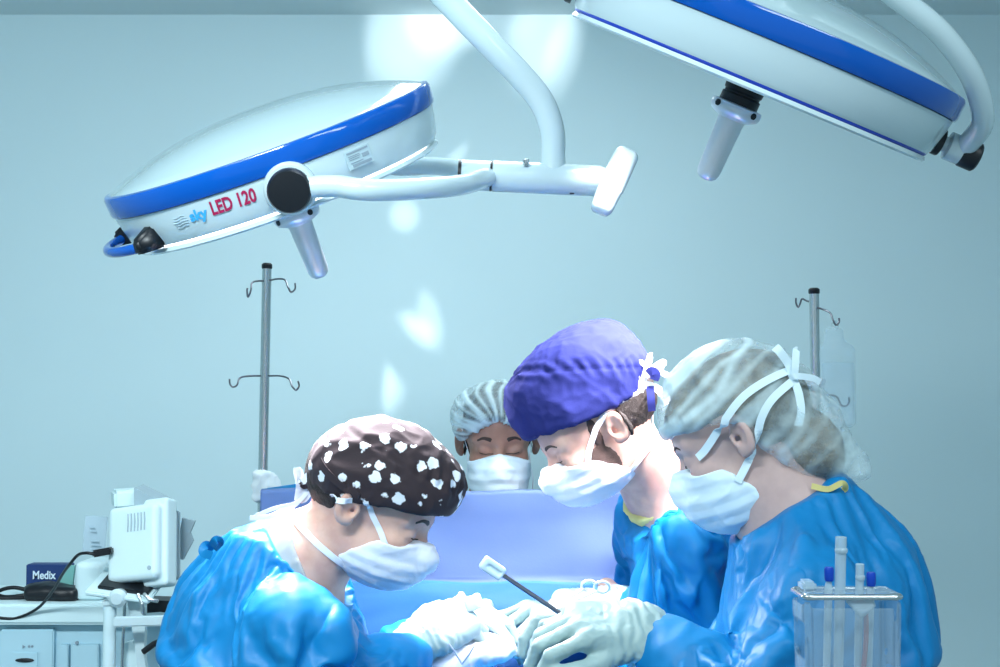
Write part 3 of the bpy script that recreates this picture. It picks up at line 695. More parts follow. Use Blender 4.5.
def person_parts(name, label, hd, neck_base, torso, arms, pelvis, skin_m, foot_y=None, extra=None):
    """one continuous body: head, neck, torso, arms, legs. torso=(chest, belly, lateral, half depth, half width)"""
    chest, lat = torso
    feet0 = np.array([pelvis[0], pelvis[1], 0.0])
    root = thing(name, feet0, label, 'person')
    L_ = nrm([lat[0], lat[1], 0]); fwd = nrm(np.cross(L_, [0, 0, 1.0])) * -1
    if fwd @ hd.f < 0: fwd = -fwd
    def f(p):
        q = hd.loc(p); d = head_sdf(q) * hd.sc
        n0 = hd.w(-0.022, 0, -0.045)
        d = smin(d, cap(p, n0, neck_base, .052 * hd.sc, .062), .025)
        t = ecap(p, chest, (chest + pelvis) / 2, .105, .092, L_, 1.35); t = smin(t, ecap(p, (chest + pelvis) / 2, pelvis, .092, .11, L_, 1.3), .06)
        t = smin(t, cap(p, neck_base, chest, .07, .10), .06)
        d = smin(d, t, .045)
        for (sh, el, wr) in arms:
            d = smin(d, cap(p, sh, el, .050, .040), .04); d = smin(d, cap(p, el, wr, .040, .026), .02)
            d = smin(d, cap(p, wr, wr + nrm(wr - el) * .05, .024, .018), .015)
        for sgn in (-1, 1):
            hp = pelvis + L_ * .09 * sgn + np.array([0, 0, -.04]); kn = hp * .5 + (feet0 + L_ * .11 * sgn) * .5 + fwd * .02; an = feet0 + L_ * .12 * sgn + np.array([0, 0, .07])
            d = smin(d, cap(p, hp, kn, .082, .056), .04); d = smin(d, cap(p, kn, an, .056, .036), .03)
            d = smin(d, ecap(p, an + np.array([0, 0, -.035]) - fwd * .03, an + fwd * .13 + np.array([0, 0, -.04]), .036, .028, (0, 0, 1), .8), .03)
        return d
    allp = [hd.c, neck_base, chest, pelvis] + [q for a in arms for q in a]
    lo = np.min(allp, 0) - .28; hi = np.max(allp, 0) + .28; lo[2] = -0.01; hi[2] = hd.c[2] + .16
    hl = hd.c - .135; hh = hd.c + .135
    segs = [((hl[k] , hh[k], .0032),) for k in range(3)]
    body = solid('body', f, lo, hi, .016, skin_m, root, segs=segs)
    return root, f
def cut(d, hd, p, n, off): pass
def drape_cloth(o, root, neck, head, wrists, zlow, frames=32, grow=.11, tension=12, bend=1.2, post=None):
    """let the gown settle over the body as cloth with some fabric to spare, then keep the settled mesh"""
    coll = [c for c in root.children if c.name.startswith('body')][0]
    n = len(o.data.vertices); co = np.empty(n * 3); o.data.vertices.foreach_get('co', co); co = co.reshape(-1, 3) + ORG[o.name]
    pw = np.clip((zlow + .03 - co[:, 2]) / .03, 0, 1); pw = np.maximum(pw, np.linalg.norm(co - neck, axis=1) < .10)
    for q in wrists: pw = np.maximum(pw, np.linalg.norm(co - q, axis=1) < .085)
    g = o.vertex_groups.new(name='pin'); q = np.round(pw * 10).astype(int)
    for k in range(1, 11):
        ids = np.nonzero(q == k)[0]
        if len(ids): g.add(ids.tolist(), k / 10, 'REPLACE')
    coll.modifiers.new('collision', 'COLLISION'); coll.collision.thickness_outer = .010; coll.collision.cloth_friction = 20
    m = o.modifiers.new('cloth', 'CLOTH'); c = m.settings; c.quality = 5; c.mass = .15
    c.tension_stiffness = tension; c.compression_stiffness = tension; c.shear_stiffness = 5; c.bending_model = 'ANGULAR'; c.bending_stiffness = bend
    c.tension_damping = 5; c.compression_damping = 5; c.shear_damping = 5; c.bending_damping = .5; c.air_damping = 3
    c.effector_weights.gravity = .4; c.vertex_group_mass = 'pin'; c.pin_stiffness = 1; c.shrink_min = -grow; c.shrink_max = -grow
    m.collision_settings.use_collision = True; m.collision_settings.distance_min = .004; m.collision_settings.use_self_collision = False
    m.point_cache.frame_start = 1; m.point_cache.frame_end = frames + 1
    for f in range(1, frames + 1): SC.frame_set(f)
    dg = bpy.context.evaluated_depsgraph_get(); nm = bpy.data.meshes.new_from_object(o.evaluated_get(dg))
    o.modifiers.clear(); o.vertex_groups.clear(); o.data = nm; coll.modifiers.clear(); SC.frame_set(1)
    co = np.empty(len(nm.vertices) * 3); nm.vertices.foreach_get('co', co); co = co.reshape(-1, 3)
    if not np.isfinite(co).all(): return
    nr = np.empty(len(nm.vertices) * 3); nm.vertex_normals.foreach_get('vector', nr); nr = nr.reshape(-1, 3)
    if post is not None: co = co + nr * (post(co + ORG[o.name]) * (1 - .7 * pw))[:, None]; nm.vertices.foreach_set('co', co.ravel()); nm.update()
    nm.polygons.foreach_set('use_smooth', [True] * len(nm.polygons))
    sd = o.modifiers.new('smooth_cloth', 'SUBSURF'); sd.levels = 1; sd.render_levels = 1
def brow_lash(hd, fbody, root, hair_m, sides, thick=.0034):
    hair_m = M['brow']
    for sgn in sides:
        pts = [(.094, .019, .023), (.092, .024, .026), (.084, .036, .027), (.074, .046, .021)]
        path = spline([snap(fbody, hd.w(x + .01, y * sgn, z), .0006) for x, y, z in pts], 6)
        path = np.array([snap(fbody, q, -thick) for q in path]); r = np.interp(np.linspace(0, 1, len(path)), [0, .25, 1], [thick * 1.35, thick * 1.5, thick * 1.12])
        MB().tube(path, r, 14).build('eyebrow', hair_m, root)
        pts = [(.092, .0185, -.0045), (.094, .026, -.0075), (.093, .034, -.0078), (.086, .043, -.0045)]
        path = spline([snap(fbody, hd.w(x + .004, y * sgn, z), .0005) for x, y, z in pts], 6); path = np.array([snap(fbody, q, .0004) for q in path])
        MB().tube(path, .0009, 8).build('eyelashes', hair_m, root)
def snap(f, p, off=0.0, n=12):
    p = np.array(p, float)[None]
    for _ in range(n): p = p - grad(f, p) * (f(p) - off)[:, None]
    return p[0]
def tie(name, hd_fs, pix, width, m, root, off=.0012, d0=1.2, n=8, world=None):
    """a flat band lying on the surface hd_fs along points of the sight lines"""
    ctrl = []
    last = None
    for q in pix:
        if len(q) == 2:
            h = march(hd_fs, q[0], q[1], d0)
            if h is None or (last is not None and np.linalg.norm(h - last) > 0.25):
                h = snap(hd_fs, P(q[0], q[1], (last - CAM) @ CF) if last is not None else P(q[0], q[1], 2.0), off)
        else: h = P(*q)
        ctrl.append(h); last = h
    path = spline(ctrl, n); path = np.array([snap(hd_fs, q, off, 6) if f_near(hd_fs, q) else q for q in path])
    N = grad(hd_fs, path, .004); v, F = ribbon(path, N, width, .0012)
    return mesh(name, v, F, m, root, smooth=False)
def f_near(f, q): return float(f(q[None])[0]) < .012
def free_ribbon(name, ctrl, width, m, root, normal=None, n=8, cup=0.0):
    path = spline(ctrl, n); N = np.tile(-CF if normal is None else normal, (len(path), 1)); v, F = ribbon(path, N, width, .0012, cup); return mesh(name, v, F, m, root, smooth=False)

def mask_fn(hd, top_in=.092, edge=.050, slope=.75, low=0.0, depth=1.0):
    def f(p):
        q = hd.loc(p); m = np.stack([q[:, 0], np.abs(q[:, 1]), q[:, 2]], 1)
        d = smin(head_sdf(q) - .0045, ell(q, (.048, 0, -.058), (.066, .058, .054)), .012)
        d = smin(d, ell(q, (.074, 0, -.052), (.046 * depth, .034, .046)), .03)
        d = smin(d, cap(q, (.098, 0, -.008), (.112, 0, -.036), .010, .016), .02)
        d = smin(d, ell(q, (.034, 0, -.085), (.056, .050, .032 + low)), .02)
        # upper edge dips from the bridge of the nose over the cheeks
        top = q[:, 2] - (-.004 - .30 * np.clip(np.abs(q[:, 1]), 0, .06) - 0.10 * np.clip(.09 - q[:, 0], 0, .1))
        d = smax(d, top, .003)
        back = (edge + slope * (q[:, 2] + .026)) - q[:, 0]
        d = smax(d, back, .003)
        d = smax(d, np.abs(q[:, 1]) - .068, .004)
        return d * hd.sc * .9
    return f
def pleats(hd, k=.0012, n=4):
    def g(v):
        q = hd.loc(v); s = q[:, 2] + .25 * np.abs(q[:, 1])
        return k * (np.abs(((s * 42) % 1) - .5) * 4 - 1) * np.clip((.012 - q[:, 2]) * 60, 0, 1) + .0016 * crumple(v, 22, 9)
    return g
def bounds(pts, m): return np.min(pts, 0) - m, np.max(pts, 0) + m
def hbox(hd, m=.19): return hd.c - m, hd.c + m

# gloved hand: wrist, direction of the fingers, back of the hand, thumb side, curls
def glove(name, wr, fdir, back, thumb_sign, curls, root, m, sc=1.0, spread=.10, cuff_dir=None, thumb=(0.5, 0.35, 0.2), step=.0022, cuff=0.085, thumb_out=.75):
    X = nrm(fdir); Z = nrm(np.asarray(back) - X * (np.asarray(back) @ X)); Y = np.cross(Z, X) * thumb_sign
    T = lambda a: wr + (X * a[0] + Y * a[1] + Z * a[2]) * sc
    ch = []
    lens = [(.044, .026, .021), (.048, .030, .022), (.044, .028, .022), (.034, .021, .019)]
    base = [(.090, .030, .0), (.094, .009, .003), (.090, -.012, .001), (.080, -.031, -.003)]
    for k in range(4):
        p = np.array(base[k]); yaw = spread * (1.5 - k) * .8; ang = 0; r = [.0098, .0092, .0084, .0072][:] if k < 3 else [.0088, .0082, .0076, .0066]
        js = [p]
        for j in range(3):
            ang -= curls[k][j]; dv = np.array([math.cos(ang) * math.cos(yaw), math.cos(ang) * math.sin(yaw), math.sin(ang)]); p = p + dv * lens[k][j]; js.append(p)
        ch.append((js, r))
    tb_ = np.array([.026, .034, -.008]); a0_, a1_, a2_ = thumb; js = [tb_]
    yawt = thumb_out; p = tb_; el = -a0_
    for ln, da in ((.042, 0), (.033, a1_), (.027, a2_)):
        yawt -= da; dv = np.array([math.cos(yawt) * math.cos(el), math.sin(yawt) * math.cos(el), math.sin(el)]); p = p + dv * ln; js.append(p)
    ch.append((js, [.0135, .0115, .0105, .0088]))
    ax_ = X if cuff_dir is None else nrm(cuff_dir)
    def f(pw):
        q0 = (pw - wr) / sc; q = np.stack([q0 @ X, q0 @ Y, q0 @ Z], 1)
        d = rbox(q, (.052, -.001, 0), (.044, .041, .0155), .014)
        d = smin(d, ell(q, (.040, .024, -.010), (.034, .020, .016)), .015)
        d = smin(d, ell(q, (.045, -.026, -.006), (.036, .016, .014)), .015)
        d = smin(d, cap(q, (.018, 0, 0), (-.01, 0, 0), .027, .028), .02)
        for js, r in ch[:4]:
            df = None
            for j in range(3):
                c_ = cap(q, js[j], js[j + 1], r[j], r[j + 1]); df = c_ if df is None else smin(df, c_, .003)
            d = smin(d, cap(q, (.05, js[0][1] * .8, 0), js[0], .012, .0105), .008); d = smin(d, df, .0035)
        df = None; js, r = ch[4]
        for j in range(3):
            c_ = cap(q, js[j], js[j + 1], r[j], r[j + 1]); df = c_ if df is None else smin(df, c_, .004)
        d = smin(d, df, .010)
        dw = d * sc
        return smin(dw, cap(pw, wr, wr - ax_ * cuff, .028 * sc, .036 * sc), .02)
    pts = [T(j) for js, r in ch for j in js] + [wr, wr - ax_ * cuff]
    lo, hi = bounds(pts, .045)
    def wr_disp(v):
        q = (v - wr) @ X; near = np.clip(1 - np.abs(q - .01) / .07, 0, 1)
        return .0022 * near * np.sin(q * 420 + 6 * noise(v * 40)) * .6 + .0010 * crumple(v, 45, 1)
    o = solid(name, f, lo, hi, step, m, root, wr_disp)
    return o, f, [[T(j) for j in js] for js, r in ch]

# ---------------------------------------------------------------- surgeon on the left (spotted cap)
fA, uA = face_dir(1, -9, 25)
HA = Head(P(352, 514, 2.10) , fA, uA, 1.0)
HA.zc = .82; HA.c = P(355, 513, 2.01) + HA.l * 0.072      # the near ear is his right one
nbA = P(292, 566, 2.09)
shA_n, elA_n, wrA_n = P(287, 628, 1.93), P(322, 742, 1.93), P(412, 648, 2.10)
shA_f, elA_f, wrA_f = P(300, 618, 2.28), P(330, 720, 2.34), P(440, 622, 2.32)
pelA = np.array([P(256, 700, 2.10)[0], 2.10, .93])
A, bodyA = person_parts('person', 'person in spotted dark cap and blue gown, bent over the field at left', HA, nbA, (P(268, 624, 2.10), CF), [(shA_n, elA_n, wrA_n), (shA_f, elA_f, wrA_f)], pelA, M['skin'])
def capA_f(p):
    q = HA.loc(p)
    d = ell(q, (.006, 0, .056), (.108, .090, .088)); d = smin(d, ell(q, (.060, 0, .074), (.060, .066, .050)), .03)
    d = smin(d, ell(q, (-.050, 0, .045), (.055, .078, .055)), .03)
    d = smax(d, (.012 + .26 * (q[:, 0] + .02)) * (q[:, 0] > -.02) + (.012 + .10 * (q[:, 0] + .02)) * (q[:, 0] <= -.02) - q[:, 2], .004)
    return d * .92
def seamA(v):
    q = HA.loc(v); s = q[:, 2] - (.095 - .10 * (q[:, 0] - .02)); g = np.clip(1 - np.abs(s) / .006, 0, 1)
    ruf = np.clip(1 - np.abs(s - .008) / .02, 0, 1) * np.clip(q[:, 0] * 12 + .2, 0, 1)
    return -.0028 * g + .0035 * ruf * np.sin(q[:, 1] * 260 + q[:, 0] * 190 + 3 * noise(v * 30)) * .7 + .0045 * crumple(v, 14, 2)
capA = solid('surgical_cap', capA_f, *hbox(HA, .17), .0032, M['spotcap'], A, seamA)
fsA = lambda p: np.minimum(bodyA(p), capA_f(p))
brow_lash(HA, bodyA, A, M['hair'], (-1, 1))
hairA = lambda p: smax((lambda q: smax(head_sdf(q) - .0035, np.maximum(q[:, 0] + .034 - .1 * q[:, 2], -(q[:, 2] + .036)), .004))(HA.loc(p)), -(0.02 + 0 * p[:, 0]), .001)
solid('hair', hairA, *hbox(HA, .14), .003, M['hair'], A, lambda v: .0018 * noise(v * 160))
mfA = mask_fn(HA, edge=.047, slope=.85, depth=.86); mkA = solid('face_mask', mfA, *hbox(HA, .16), .0026, M['mask'], A, pleats(HA, .0008))
fmA = lambda p: np.minimum(fsA(p), mfA(p))
tie('mask_tie', fsA, [(388, 548), (380, 530), (372, 513), (366, 501)], .0085, M['mask'], mkA)
tie('mask_tie', fsA, [(352, 500), (340, 501), (326, 497), (312, 489)], .0085, M['mask'], mkA)
tie('mask_tie', fsA, [(346, 566), (332, 556), (314, 541), (298, 524), (290, 508)], .0095, M['mask'], mkA)
dA = 2.07
for ctrl, wd in (([(316, 486, dA), (304, 480, dA), (297, 470, dA), (300, 487, dA), (298, 500, dA), (301, 478, dA)], .011), ([(312, 490, dA), (304, 500, dA), (298, 498, dA), (306, 488, dA)], .008),
                 ([(308, 492, dA), (296, 503, dA - .01), (276, 508, dA - .02), (262, 513, dA - .02), (257, 516, dA - .02), (274, 515, dA - .01), (292, 505, dA)], .006),
                 ([(306, 495, dA), (288, 510, dA - .01), (270, 517, dA - .02), (250, 518, dA - .02)], .007)):
    free_ribbon('mask_tie', [P(*c) for c in ctrl], wd, M['mask'], mkA)
for ctrl, wd in (([(323, 459, dA), (318, 452, dA - .005), (316, 457, dA), (322, 461, dA)], .007), ([(323, 459, dA), (325, 450, dA), (321, 449, dA + .005), (321, 460, dA)], .006),
                 ([(322, 462, dA), (312, 471, dA - .005), (303, 481, dA - .01), (299, 480, dA - .01)], .010), ([(323, 464, dA), (314, 474, dA - .002), (306, 486, dA - .005), (301, 484, dA)], .008)):
    free_ribbon('cap_tie', [P(*c) for c in ctrl], wd, M['spotcap'], capA)
tie('cap_tie', fsA, [(321, 461), (330, 474), (345, 487), (360, 496)], .011, M['spotcap'], capA, off=.003)
# grey shirt under the gown
lat = CF
def shirtA_f(p):
    ax_ = nrm(HA.c - nbA); s = (p - nbA) @ ax_; back = (p - nbA) @ nrm(CX * -.65 + CU * .75)
    d = bodyA(p) - .0065; d = smax(d, s - .048 + .25 * np.clip(.05 - back, 0, .2), .002); d = smax(d, -.03 - s, .01)
    return smax(d, np.linalg.norm(p - nbA, axis=1) - .12, .005)
solid('undershirt', shirtA_f, *bounds([nbA], .15), .004, M['greyshirt'], A, lambda v: .0015 * crumple(v, 16))
def gown_fn(sp, arms, neck, head, pel, neck_r, neck_drop, lat, kx=1.35, limbs=()):
    """sp: list of torso spheres; arms: sleeves; a hole is left for the neck"""
    latn = nrm([lat[0], lat[1], 0]); nx = nrm(head - neck)
    def f(p):
        d = None
        for a, b, ra, rb in sp:
            c_ = ecap(p, a, b, ra, rb, latn, kx); d = c_ if d is None else smin(d, c_, .05)
        for ch in arms:
            da = None
            for a, b, ra, rb in ch:
                c_ = cap(p, a, b, ra, rb); da = c_ if da is None else smin(da, c_, .03)
            d = smin(d, da, .035)
        if limbs:
            ch_, pl_, L2_, ar_ = limbs
            for (a, b, ra, rb, k_) in ((ch_, (ch_ + pl_) / 2, .116, .103, 1.35), ((ch_ + pl_) / 2, pl_, .103, .120, 1.3)): d = smin(d, ecap(p, a, b, ra, rb, L2_, k_), .03)
            for (sh, el, wr) in ar_: d = smin(d, cap(p, sh, el, .072, .062), .03); d = smin(d, cap(p, el, el + (wr - el) * .75, .060, .046), .02)
            d = smin(d, cap(p, neck, ch_, .084, .12), .04)
        s = (p - neck) @ nx
        rad_ = np.linalg.norm((p - neck) - s[:, None] * nx, axis=1); d = smax(d, -smax(neck_drop - s, rad_ - .115, .02), .008)
        d = smax(d, -cap(p, neck - nx * .03, head, neck_r, neck_r), .006)
        return d
    return f
P2 = P
chA = P(268, 628, 2.10)
spA = [(P(272, 618, 2.10), P(272, 690, 2.10), .112, .118), (P(272, 690, 2.10), pelA, .118, .14), (pelA, np.array([pelA[0] + .02, pelA[1], .42]), .16, .21),
       (P(240, 592, 2.08), P(250, 690, 2.08), .055, .075), (P(318, 615, 2.12), P(316, 700, 2.12), .055, .085), (nbA - np.array([0.02, 0, .02]), chA, .085, .10)]
spA += [(P(305, 600, 2.00), P(300, 640, 2.0), .052, .08), (P(262, 570, 2.08), P(262, 620, 2.08), .05, .08)]
arA = [[(shA_n, elA_n, .078, .076), (elA_n, P(402, 662, 2.08), .074, .044)], [(shA_f, elA_f, .075, .070), (elA_f, P(412, 650, 2.30), .068, .048)]]
gA_f = gown_fn(spA, arA, nbA, HA.c, pelA, .066, .022, CF, 1.25, (P(268, 624, 2.10), pelA, nrm([CF[0], CF[1], 0]), [(shA_n, elA_n, wrA_n), (shA_f, elA_f, wrA_f)]))
cA = [(P(305, 640, 1.84), P(372, 590, 1.95), .03, .018), (P(262, 600, 1.87), P(318, 650, 1.83), .028, .014), (P(245, 560, 1.9), P(330, 600, 1.86), .03, .012), (P(295, 575, 1.86), P(322, 662, 1.83), .022, -.016),
      (P(318, 600, 1.86), P(340, 667, 1.9), .028, .016), (P(250, 640, 1.84), P(330, 668, 1.82), .026, .014), (P(200, 560, 2.0), P(190, 667, 2.0), .03, .012), (P(330, 580, 1.95), P(365, 650, 1.98), .025, -.012),
      (P(240, 545, 1.95), P(200, 620, 1.93), .03, -.010), (P(265, 615, 1.86), P(285, 667, 1.82), .022, -.012)]
lo, hi = bounds([P(170, 540, 1.75), P(440, 760, 2.45), pelA, pelA - np.array([.25, .3, .5])], .06); hi[2] = P(300, 480, 2.1)[2]
gownA = solid('gown', gA_f, lo, hi, .03, M['gown'], A, lambda v: fold(v, 3) + tents(v, cA),
              segs=((( P(160, 600, 2)[0], 9, .007),), ((1.6, 2.5, .007),), ((P(300, 690, 2)[2], 9, .007),)))
drape_cloth(gownA, A, nbA, HA.c, [wrA_n, wrA_f], P(300, 700, 2.0)[2], post=post_fold(3, cA))
for ctrl in ([(214, 548, 1.95), (206, 545, 1.93), (203, 552, 1.92), (212, 556, 1.92)], [(214, 548, 1.95), (220, 542, 1.93), (216, 540, 1.92), (212, 546, 1.93)]):
    free_ribbon('gown_tie', [P(*c) for c in ctrl], .012, M['gown'], gownA)

# ---------------------------------------------------------------- person at the back (frontal, bouffant cap)
fB, uB = face_dir(0, 2, 9, -1)
HB = Head(P(498, 443, 2.74), fB, uB, 0.94)
nbB = P(498, 525, 2.80)
B, bodyB = person_parts('person', 'person facing the camera behind the drape, in a see-through white cap and mask', HB, nbB, (P(498, 585, 2.82), CX), [(P(462, 560, 2.82), P(448, 660, 2.84), P(470, 740, 2.72)), (P(538, 560, 2.82), P(552, 660, 2.84), P(528, 740, 2.72))], np.array([P(498, 600, 2.85)[0], 2.88, .93]), M['skin2'])
hairB = lambda p: (lambda q: smax(smax(head_sdf(q) - .004, (.050 - q[:, 2]) * (q[:, 0] > .0) + (-.03 - q[:, 2]) * (q[:, 0] <= 0), .006), -ell(q, (.09, 0, .03), (.07, .07, .036)), .005) if False else smax(smax(smax(head_sdf(q) - .004, (.050 - q[:, 2]) * (q[:, 0] > .0) + (-.03 - q[:, 2]) * (q[:, 0] <= 0), .006), -ell(q, (.09, 0, .03), (.07, .07, .036)), .005), np.abs(q[:, 1]) - .0715, .003))(HB.loc(p))
solid('hair', hairB, *hbox(HB, .15), .003, M['hair'], B, lambda v: .002 * noise(v * 150))
def netB_f(p):
    q = HB.loc(p); d = ell(q, (-.018, 0, .052), (.116, .099, .077)); d = smin(d, ell(q, (.03, 0, .052), (.070, .082, .055)), .03)
    return smax(d, (.034 + .30 * np.clip(q[:, 0] - .02, -.1, .2)) - .25 * np.maximum(.04 - np.abs(q[:, 1]), 0) * 0 - q[:, 2] - .45 * np.abs(q[:, 1]) * (q[:, 0] > -.05) + .01, .006) * .9
def netgather(hd, k, c=(0.09, 0, .03), f=26):
    def g(v):
        q = hd.loc(v) - np.array(c); a = np.arctan2(q[:, 1], q[:, 2]); r = np.linalg.norm(q, axis=1)
        s = np.abs(np.sin(a * f * .5 + 4 * noise(v * 9))) ** 6 * .7 + np.abs(np.sin(a * f * .23 + 2 + 3 * noise(v * 7))) ** 14 * .8
        return s * np.clip(1.4 - r * 5, .2, 1) + .55 * np.clip(1 - (r - .02) / .035, 0, 1) * 0
    return g
gB = netgather(HB, 1)
def attrB(v):
    q = HB.loc(v); return gB(v) + 1.0 * np.clip((q[:, 0] - .075) * 60, 0, 1) * np.clip((.066 - q[:, 2]) * 90, 0, 1)
netB = solid('bouffant_cap', netB_f, *hbox(HB, .19), .0032, M['net'], B, lambda v: .003 * gB(v) + .003 * crumple(v, 16), attr=attrB)
brow_lash(HB, bodyB, B, M['hair'], (-1, 1), .0038)
mfB = mask_fn(HB, edge=.040, slope=.2); mkB = solid('face_mask', mfB, *hbox(HB, .16), .0028, M['masktint'], B, pleats(HB, .0009))
for sg in (-1, 1):
    pts = [HB.w(.048, .062 * sg, -.030), HB.w(.030, .074 * sg, .0), HB.w(.012, .080 * sg, .035)]
    path = np.array([snap(bodyB, q, .0025, 4) for q in spline(pts, 8)]); N = grad(bodyB, path, .004); v, F = ribbon(path, N, .007); mesh('mask_tie', v, F, M['mask'], mkB)
    pts = [HB.w(.045, .062 * sg, -.034), HB.w(.040, .070 * sg, -.07), HB.w(.02, .066 * sg, -.115)]
    path = spline(pts, 8); N = np.tile(HB.l * sg, (len(path), 1)); v, F = ribbon(path, N, .006); mesh('mask_tie', v, F, M['mask'], mkB)
gB_f = gown_fn([(P(498, 585, 2.82), np.array([HB.c[0], 2.86, .95]), .13, .14), (np.array([HB.c[0], 2.86, .95]), np.array([HB.c[0], 2.86, .45]), .15, .18)],
               [[(P(462, 565, 2.82), P(448, 660, 2.84), .07, .065), (P(448, 660, 2.84), P(470, 735, 2.74), .062, .05)], [(P(538, 565, 2.82), P(552, 660, 2.84), .07, .065), (P(552, 660, 2.84), P(528, 735, 2.74), .062, .05)]],
               nbB, HB.c, None, .07, .0, CX, 1.4)
solid('gown', gB_f, (HB.c[0] - .36, 2.45, .3), (HB.c[0] + .36, 3.15, 1.40), .016, M['gown'], B, lambda v: .01 * crumple(v, 8, 3))

# ---------------------------------------------------------------- surgeon in the navy cap
fC, uC = face_dir(-1, -9, 30)
HC = Head(P(612, 432, 2.24), fC, uC, 1.0); HC.zc = .78; HC.c = P(612, 433, 2.17) + (-HC.l) * .072 * 1
if (HC.c - P(612, 433, 2.17)) @ CF < 0: HC.c = P(612, 433, 2.17) + HC.l * .072
nbC = P(672, 492, 2.31)
shC_n, elC_n, wrC_n = P(688, 540, 2.24), P(664, 655, 2.22), P(622, 606, 2.32)
shC_f, elC_f, wrC_f = P(690, 530, 2.54), P(640, 640, 2.50), P(575, 615, 2.38)
pelC = np.array([P(760, 700, 2.38)[0], 2.42, .93])
C_, bodyC = person_parts('person', 'person in a navy cloth cap, bearded above the white mask, looking down', HC, nbC, (P(706, 570, 2.39), CF), [(shC_n, elC_n, wrC_n), (shC_f, elC_f, wrC_f)], pelC, M['skin'])
def capC_f(p):
    q = HC.loc(p)
    r_ = np.sqrt(((q[:, 0] - .006) / (.112 + .10 * (q[:, 2] - .05))) ** 2 + (q[:, 1] / (.086 + .05 * (q[:, 2] - .05))) ** 2)
    side = (r_ - 1) * .088
    dome = ell(q, (-.012, 0, .080), (.142, .112, .092))
    d = smax(side, dome, .022)
    # the back falls lower than the front
    d = smin(d, ell(q, (-.055, 0, .085), (.068, .082, .062)), .02)
    low = np.where(q[:, 0] > 0, .036 + .14 * q[:, 0], .036 + .04 * q[:, 0]) - q[:, 2]
    return smax(d, low, .004) * .85
def seamC(v):
    q = HC.loc(v); s = q[:, 2] - (.158 - .62 * np.clip(.10 - q[:, 0], 0, .3) ** 1.15); g = np.clip(1 - np.abs(s) / .004, 0, 1)
    ruf = np.clip(1 - np.abs(s - .003) / .022, 0, 1)
    return -.0022 * g + .0026 * ruf * np.sin(q[:, 0] * 330 + q[:, 1] * 210 + 3 * noise(v * 25)) + .0045 * crumple(v, 11, 6) + .0018 * crumple(v, 30, 2)
capC = solid('surgical_cap', capC_f, *hbox(HC, .21), .0034, M['bluecap'], C_, seamC)
fsC = lambda p: np.minimum(bodyC(p), capC_f(p))
brow_lash(HC, bodyC, C_, M['hair'], (-1, 1), .0028)
hairC = lambda p: (lambda q: smax(smax(head_sdf(q) - .0040, -(q[:, 2] + .030 + .25 * np.clip(q[:, 0] + .06, -.1, .1)), .004), np.maximum(q[:, 0] + .022, q[:, 2] - .07), .005))(HC.loc(p))
solid('hair', hairC, *hbox(HC, .14), .003, M['hair'], C_, lambda v: .002 * noise(v * 150))
M['beard'] = mat('short_beard', (.06, .035, .03), .8, bump=(700, .6, .002)); 
def beardC_f(p):
    q = HC.loc(p); d = smax(head_sdf(q) - .0016, ell(q, (.040, 0, -.050), (.046, .1, .052)), .004)
    d = smin(d, smax(head_sdf(q) - .0020, ell(q, (.022, 0, .012), (.012, .1, .040)), .004), .004)
    return smax(d, -ell(q, (.095, 0, .0), (.055, .2, .050)), .004)
solid('beard', beardC_f, *hbox(HC, .14), .0028, M['beard'], C_, lambda v: .0010 * noise(v * 200))
mfC = mask_fn(HC, edge=.048, slope=.85, depth=.84); mkC = solid('face_mask', mfC, *hbox(HC, .16), .0026, M['mask'], C_, pleats(HC, .0008))
tie('mask_tie', fsC, [(584, 474), (588, 455), (593, 436), (598, 424), (612, 408), (632, 396), (642, 384)], .0095, M['mask'], mkC, off=.002)
tie('mask_tie', fsC, [(612, 486), (630, 470), (644, 452), (655, 432), (660, 415)], .0095, M['mask'], mkC, off=.002)
dC = 2.19
for ctrl, wd in (([(640, 392, dC), (646, 372, dC), (650, 357, dC), (652, 356, dC)], .010), ([(642, 380, dC), (656, 366, dC), (664, 362, dC), (660, 370, dC), (668, 376, dC)], .009),
                 ([(644, 384, dC), (656, 388, dC), (664, 396, dC), (668, 404, dC)], .012), ([(641, 388, dC), (636, 372, dC), (640, 362, dC), (648, 368, dC)], .008)):
    free_ribbon('mask_tie', [P(*c) for c in ctrl], wd, M['mask'], mkC)
for ctrl, wd in (([(648, 374, dC - .01), (652, 371, dC - .012), (656, 374, dC - .012), (654, 380, dC - .01)], .014), ([(650, 386, dC), (651, 400, dC - .004), (652, 411, dC)], .012)):
    free_ribbon('cap_tie', [P(*c) for c in ctrl], wd, M['bluecap'], capC)
def collC(p):
    ax_ = nrm(HC.c - nbC); s = (p - nbC) @ ax_; return smax(smax(smax(cap(p, nbC - ax_ * .1, HC.c, .082, .074), s - .036, .004), -(s + .03), .004), -cap(p, nbC - ax_ * .2, HC.c, .064, .060), .003)
solid('collar_tie', collC, *bounds([nbC, HC.c], .12), .004, M['yellow'], C_, lambda v: .004 * crumple(v, 28, 2))
spC = [(P(712, 560, 2.39), P(735, 640, 2.39), .115, .125), (P(735, 640, 2.39), pelC, .125, .15), (pelC, np.array([pelC[0] + .02, pelC[1], .42]), .16, .20), (nbC + np.array([0.01, 0, -.02]), P(712, 560, 2.39), .078, .10)]
arC = [[(shC_n, elC_n, .066, .062), (elC_n, P(640, 612, 2.27), .060, .040)], [(shC_f, elC_f, .066, .062), (elC_f, P(608, 622, 2.42), .058, .042)]]
gC_f = gown_fn(spC, arC, nbC, HC.c, pelC, .072, .018, CF, 1.25, (P(706, 570, 2.39), pelC, nrm([CF[0], CF[1], 0]), [(shC_n, elC_n, wrC_n), (shC_f, elC_f, wrC_f)]))
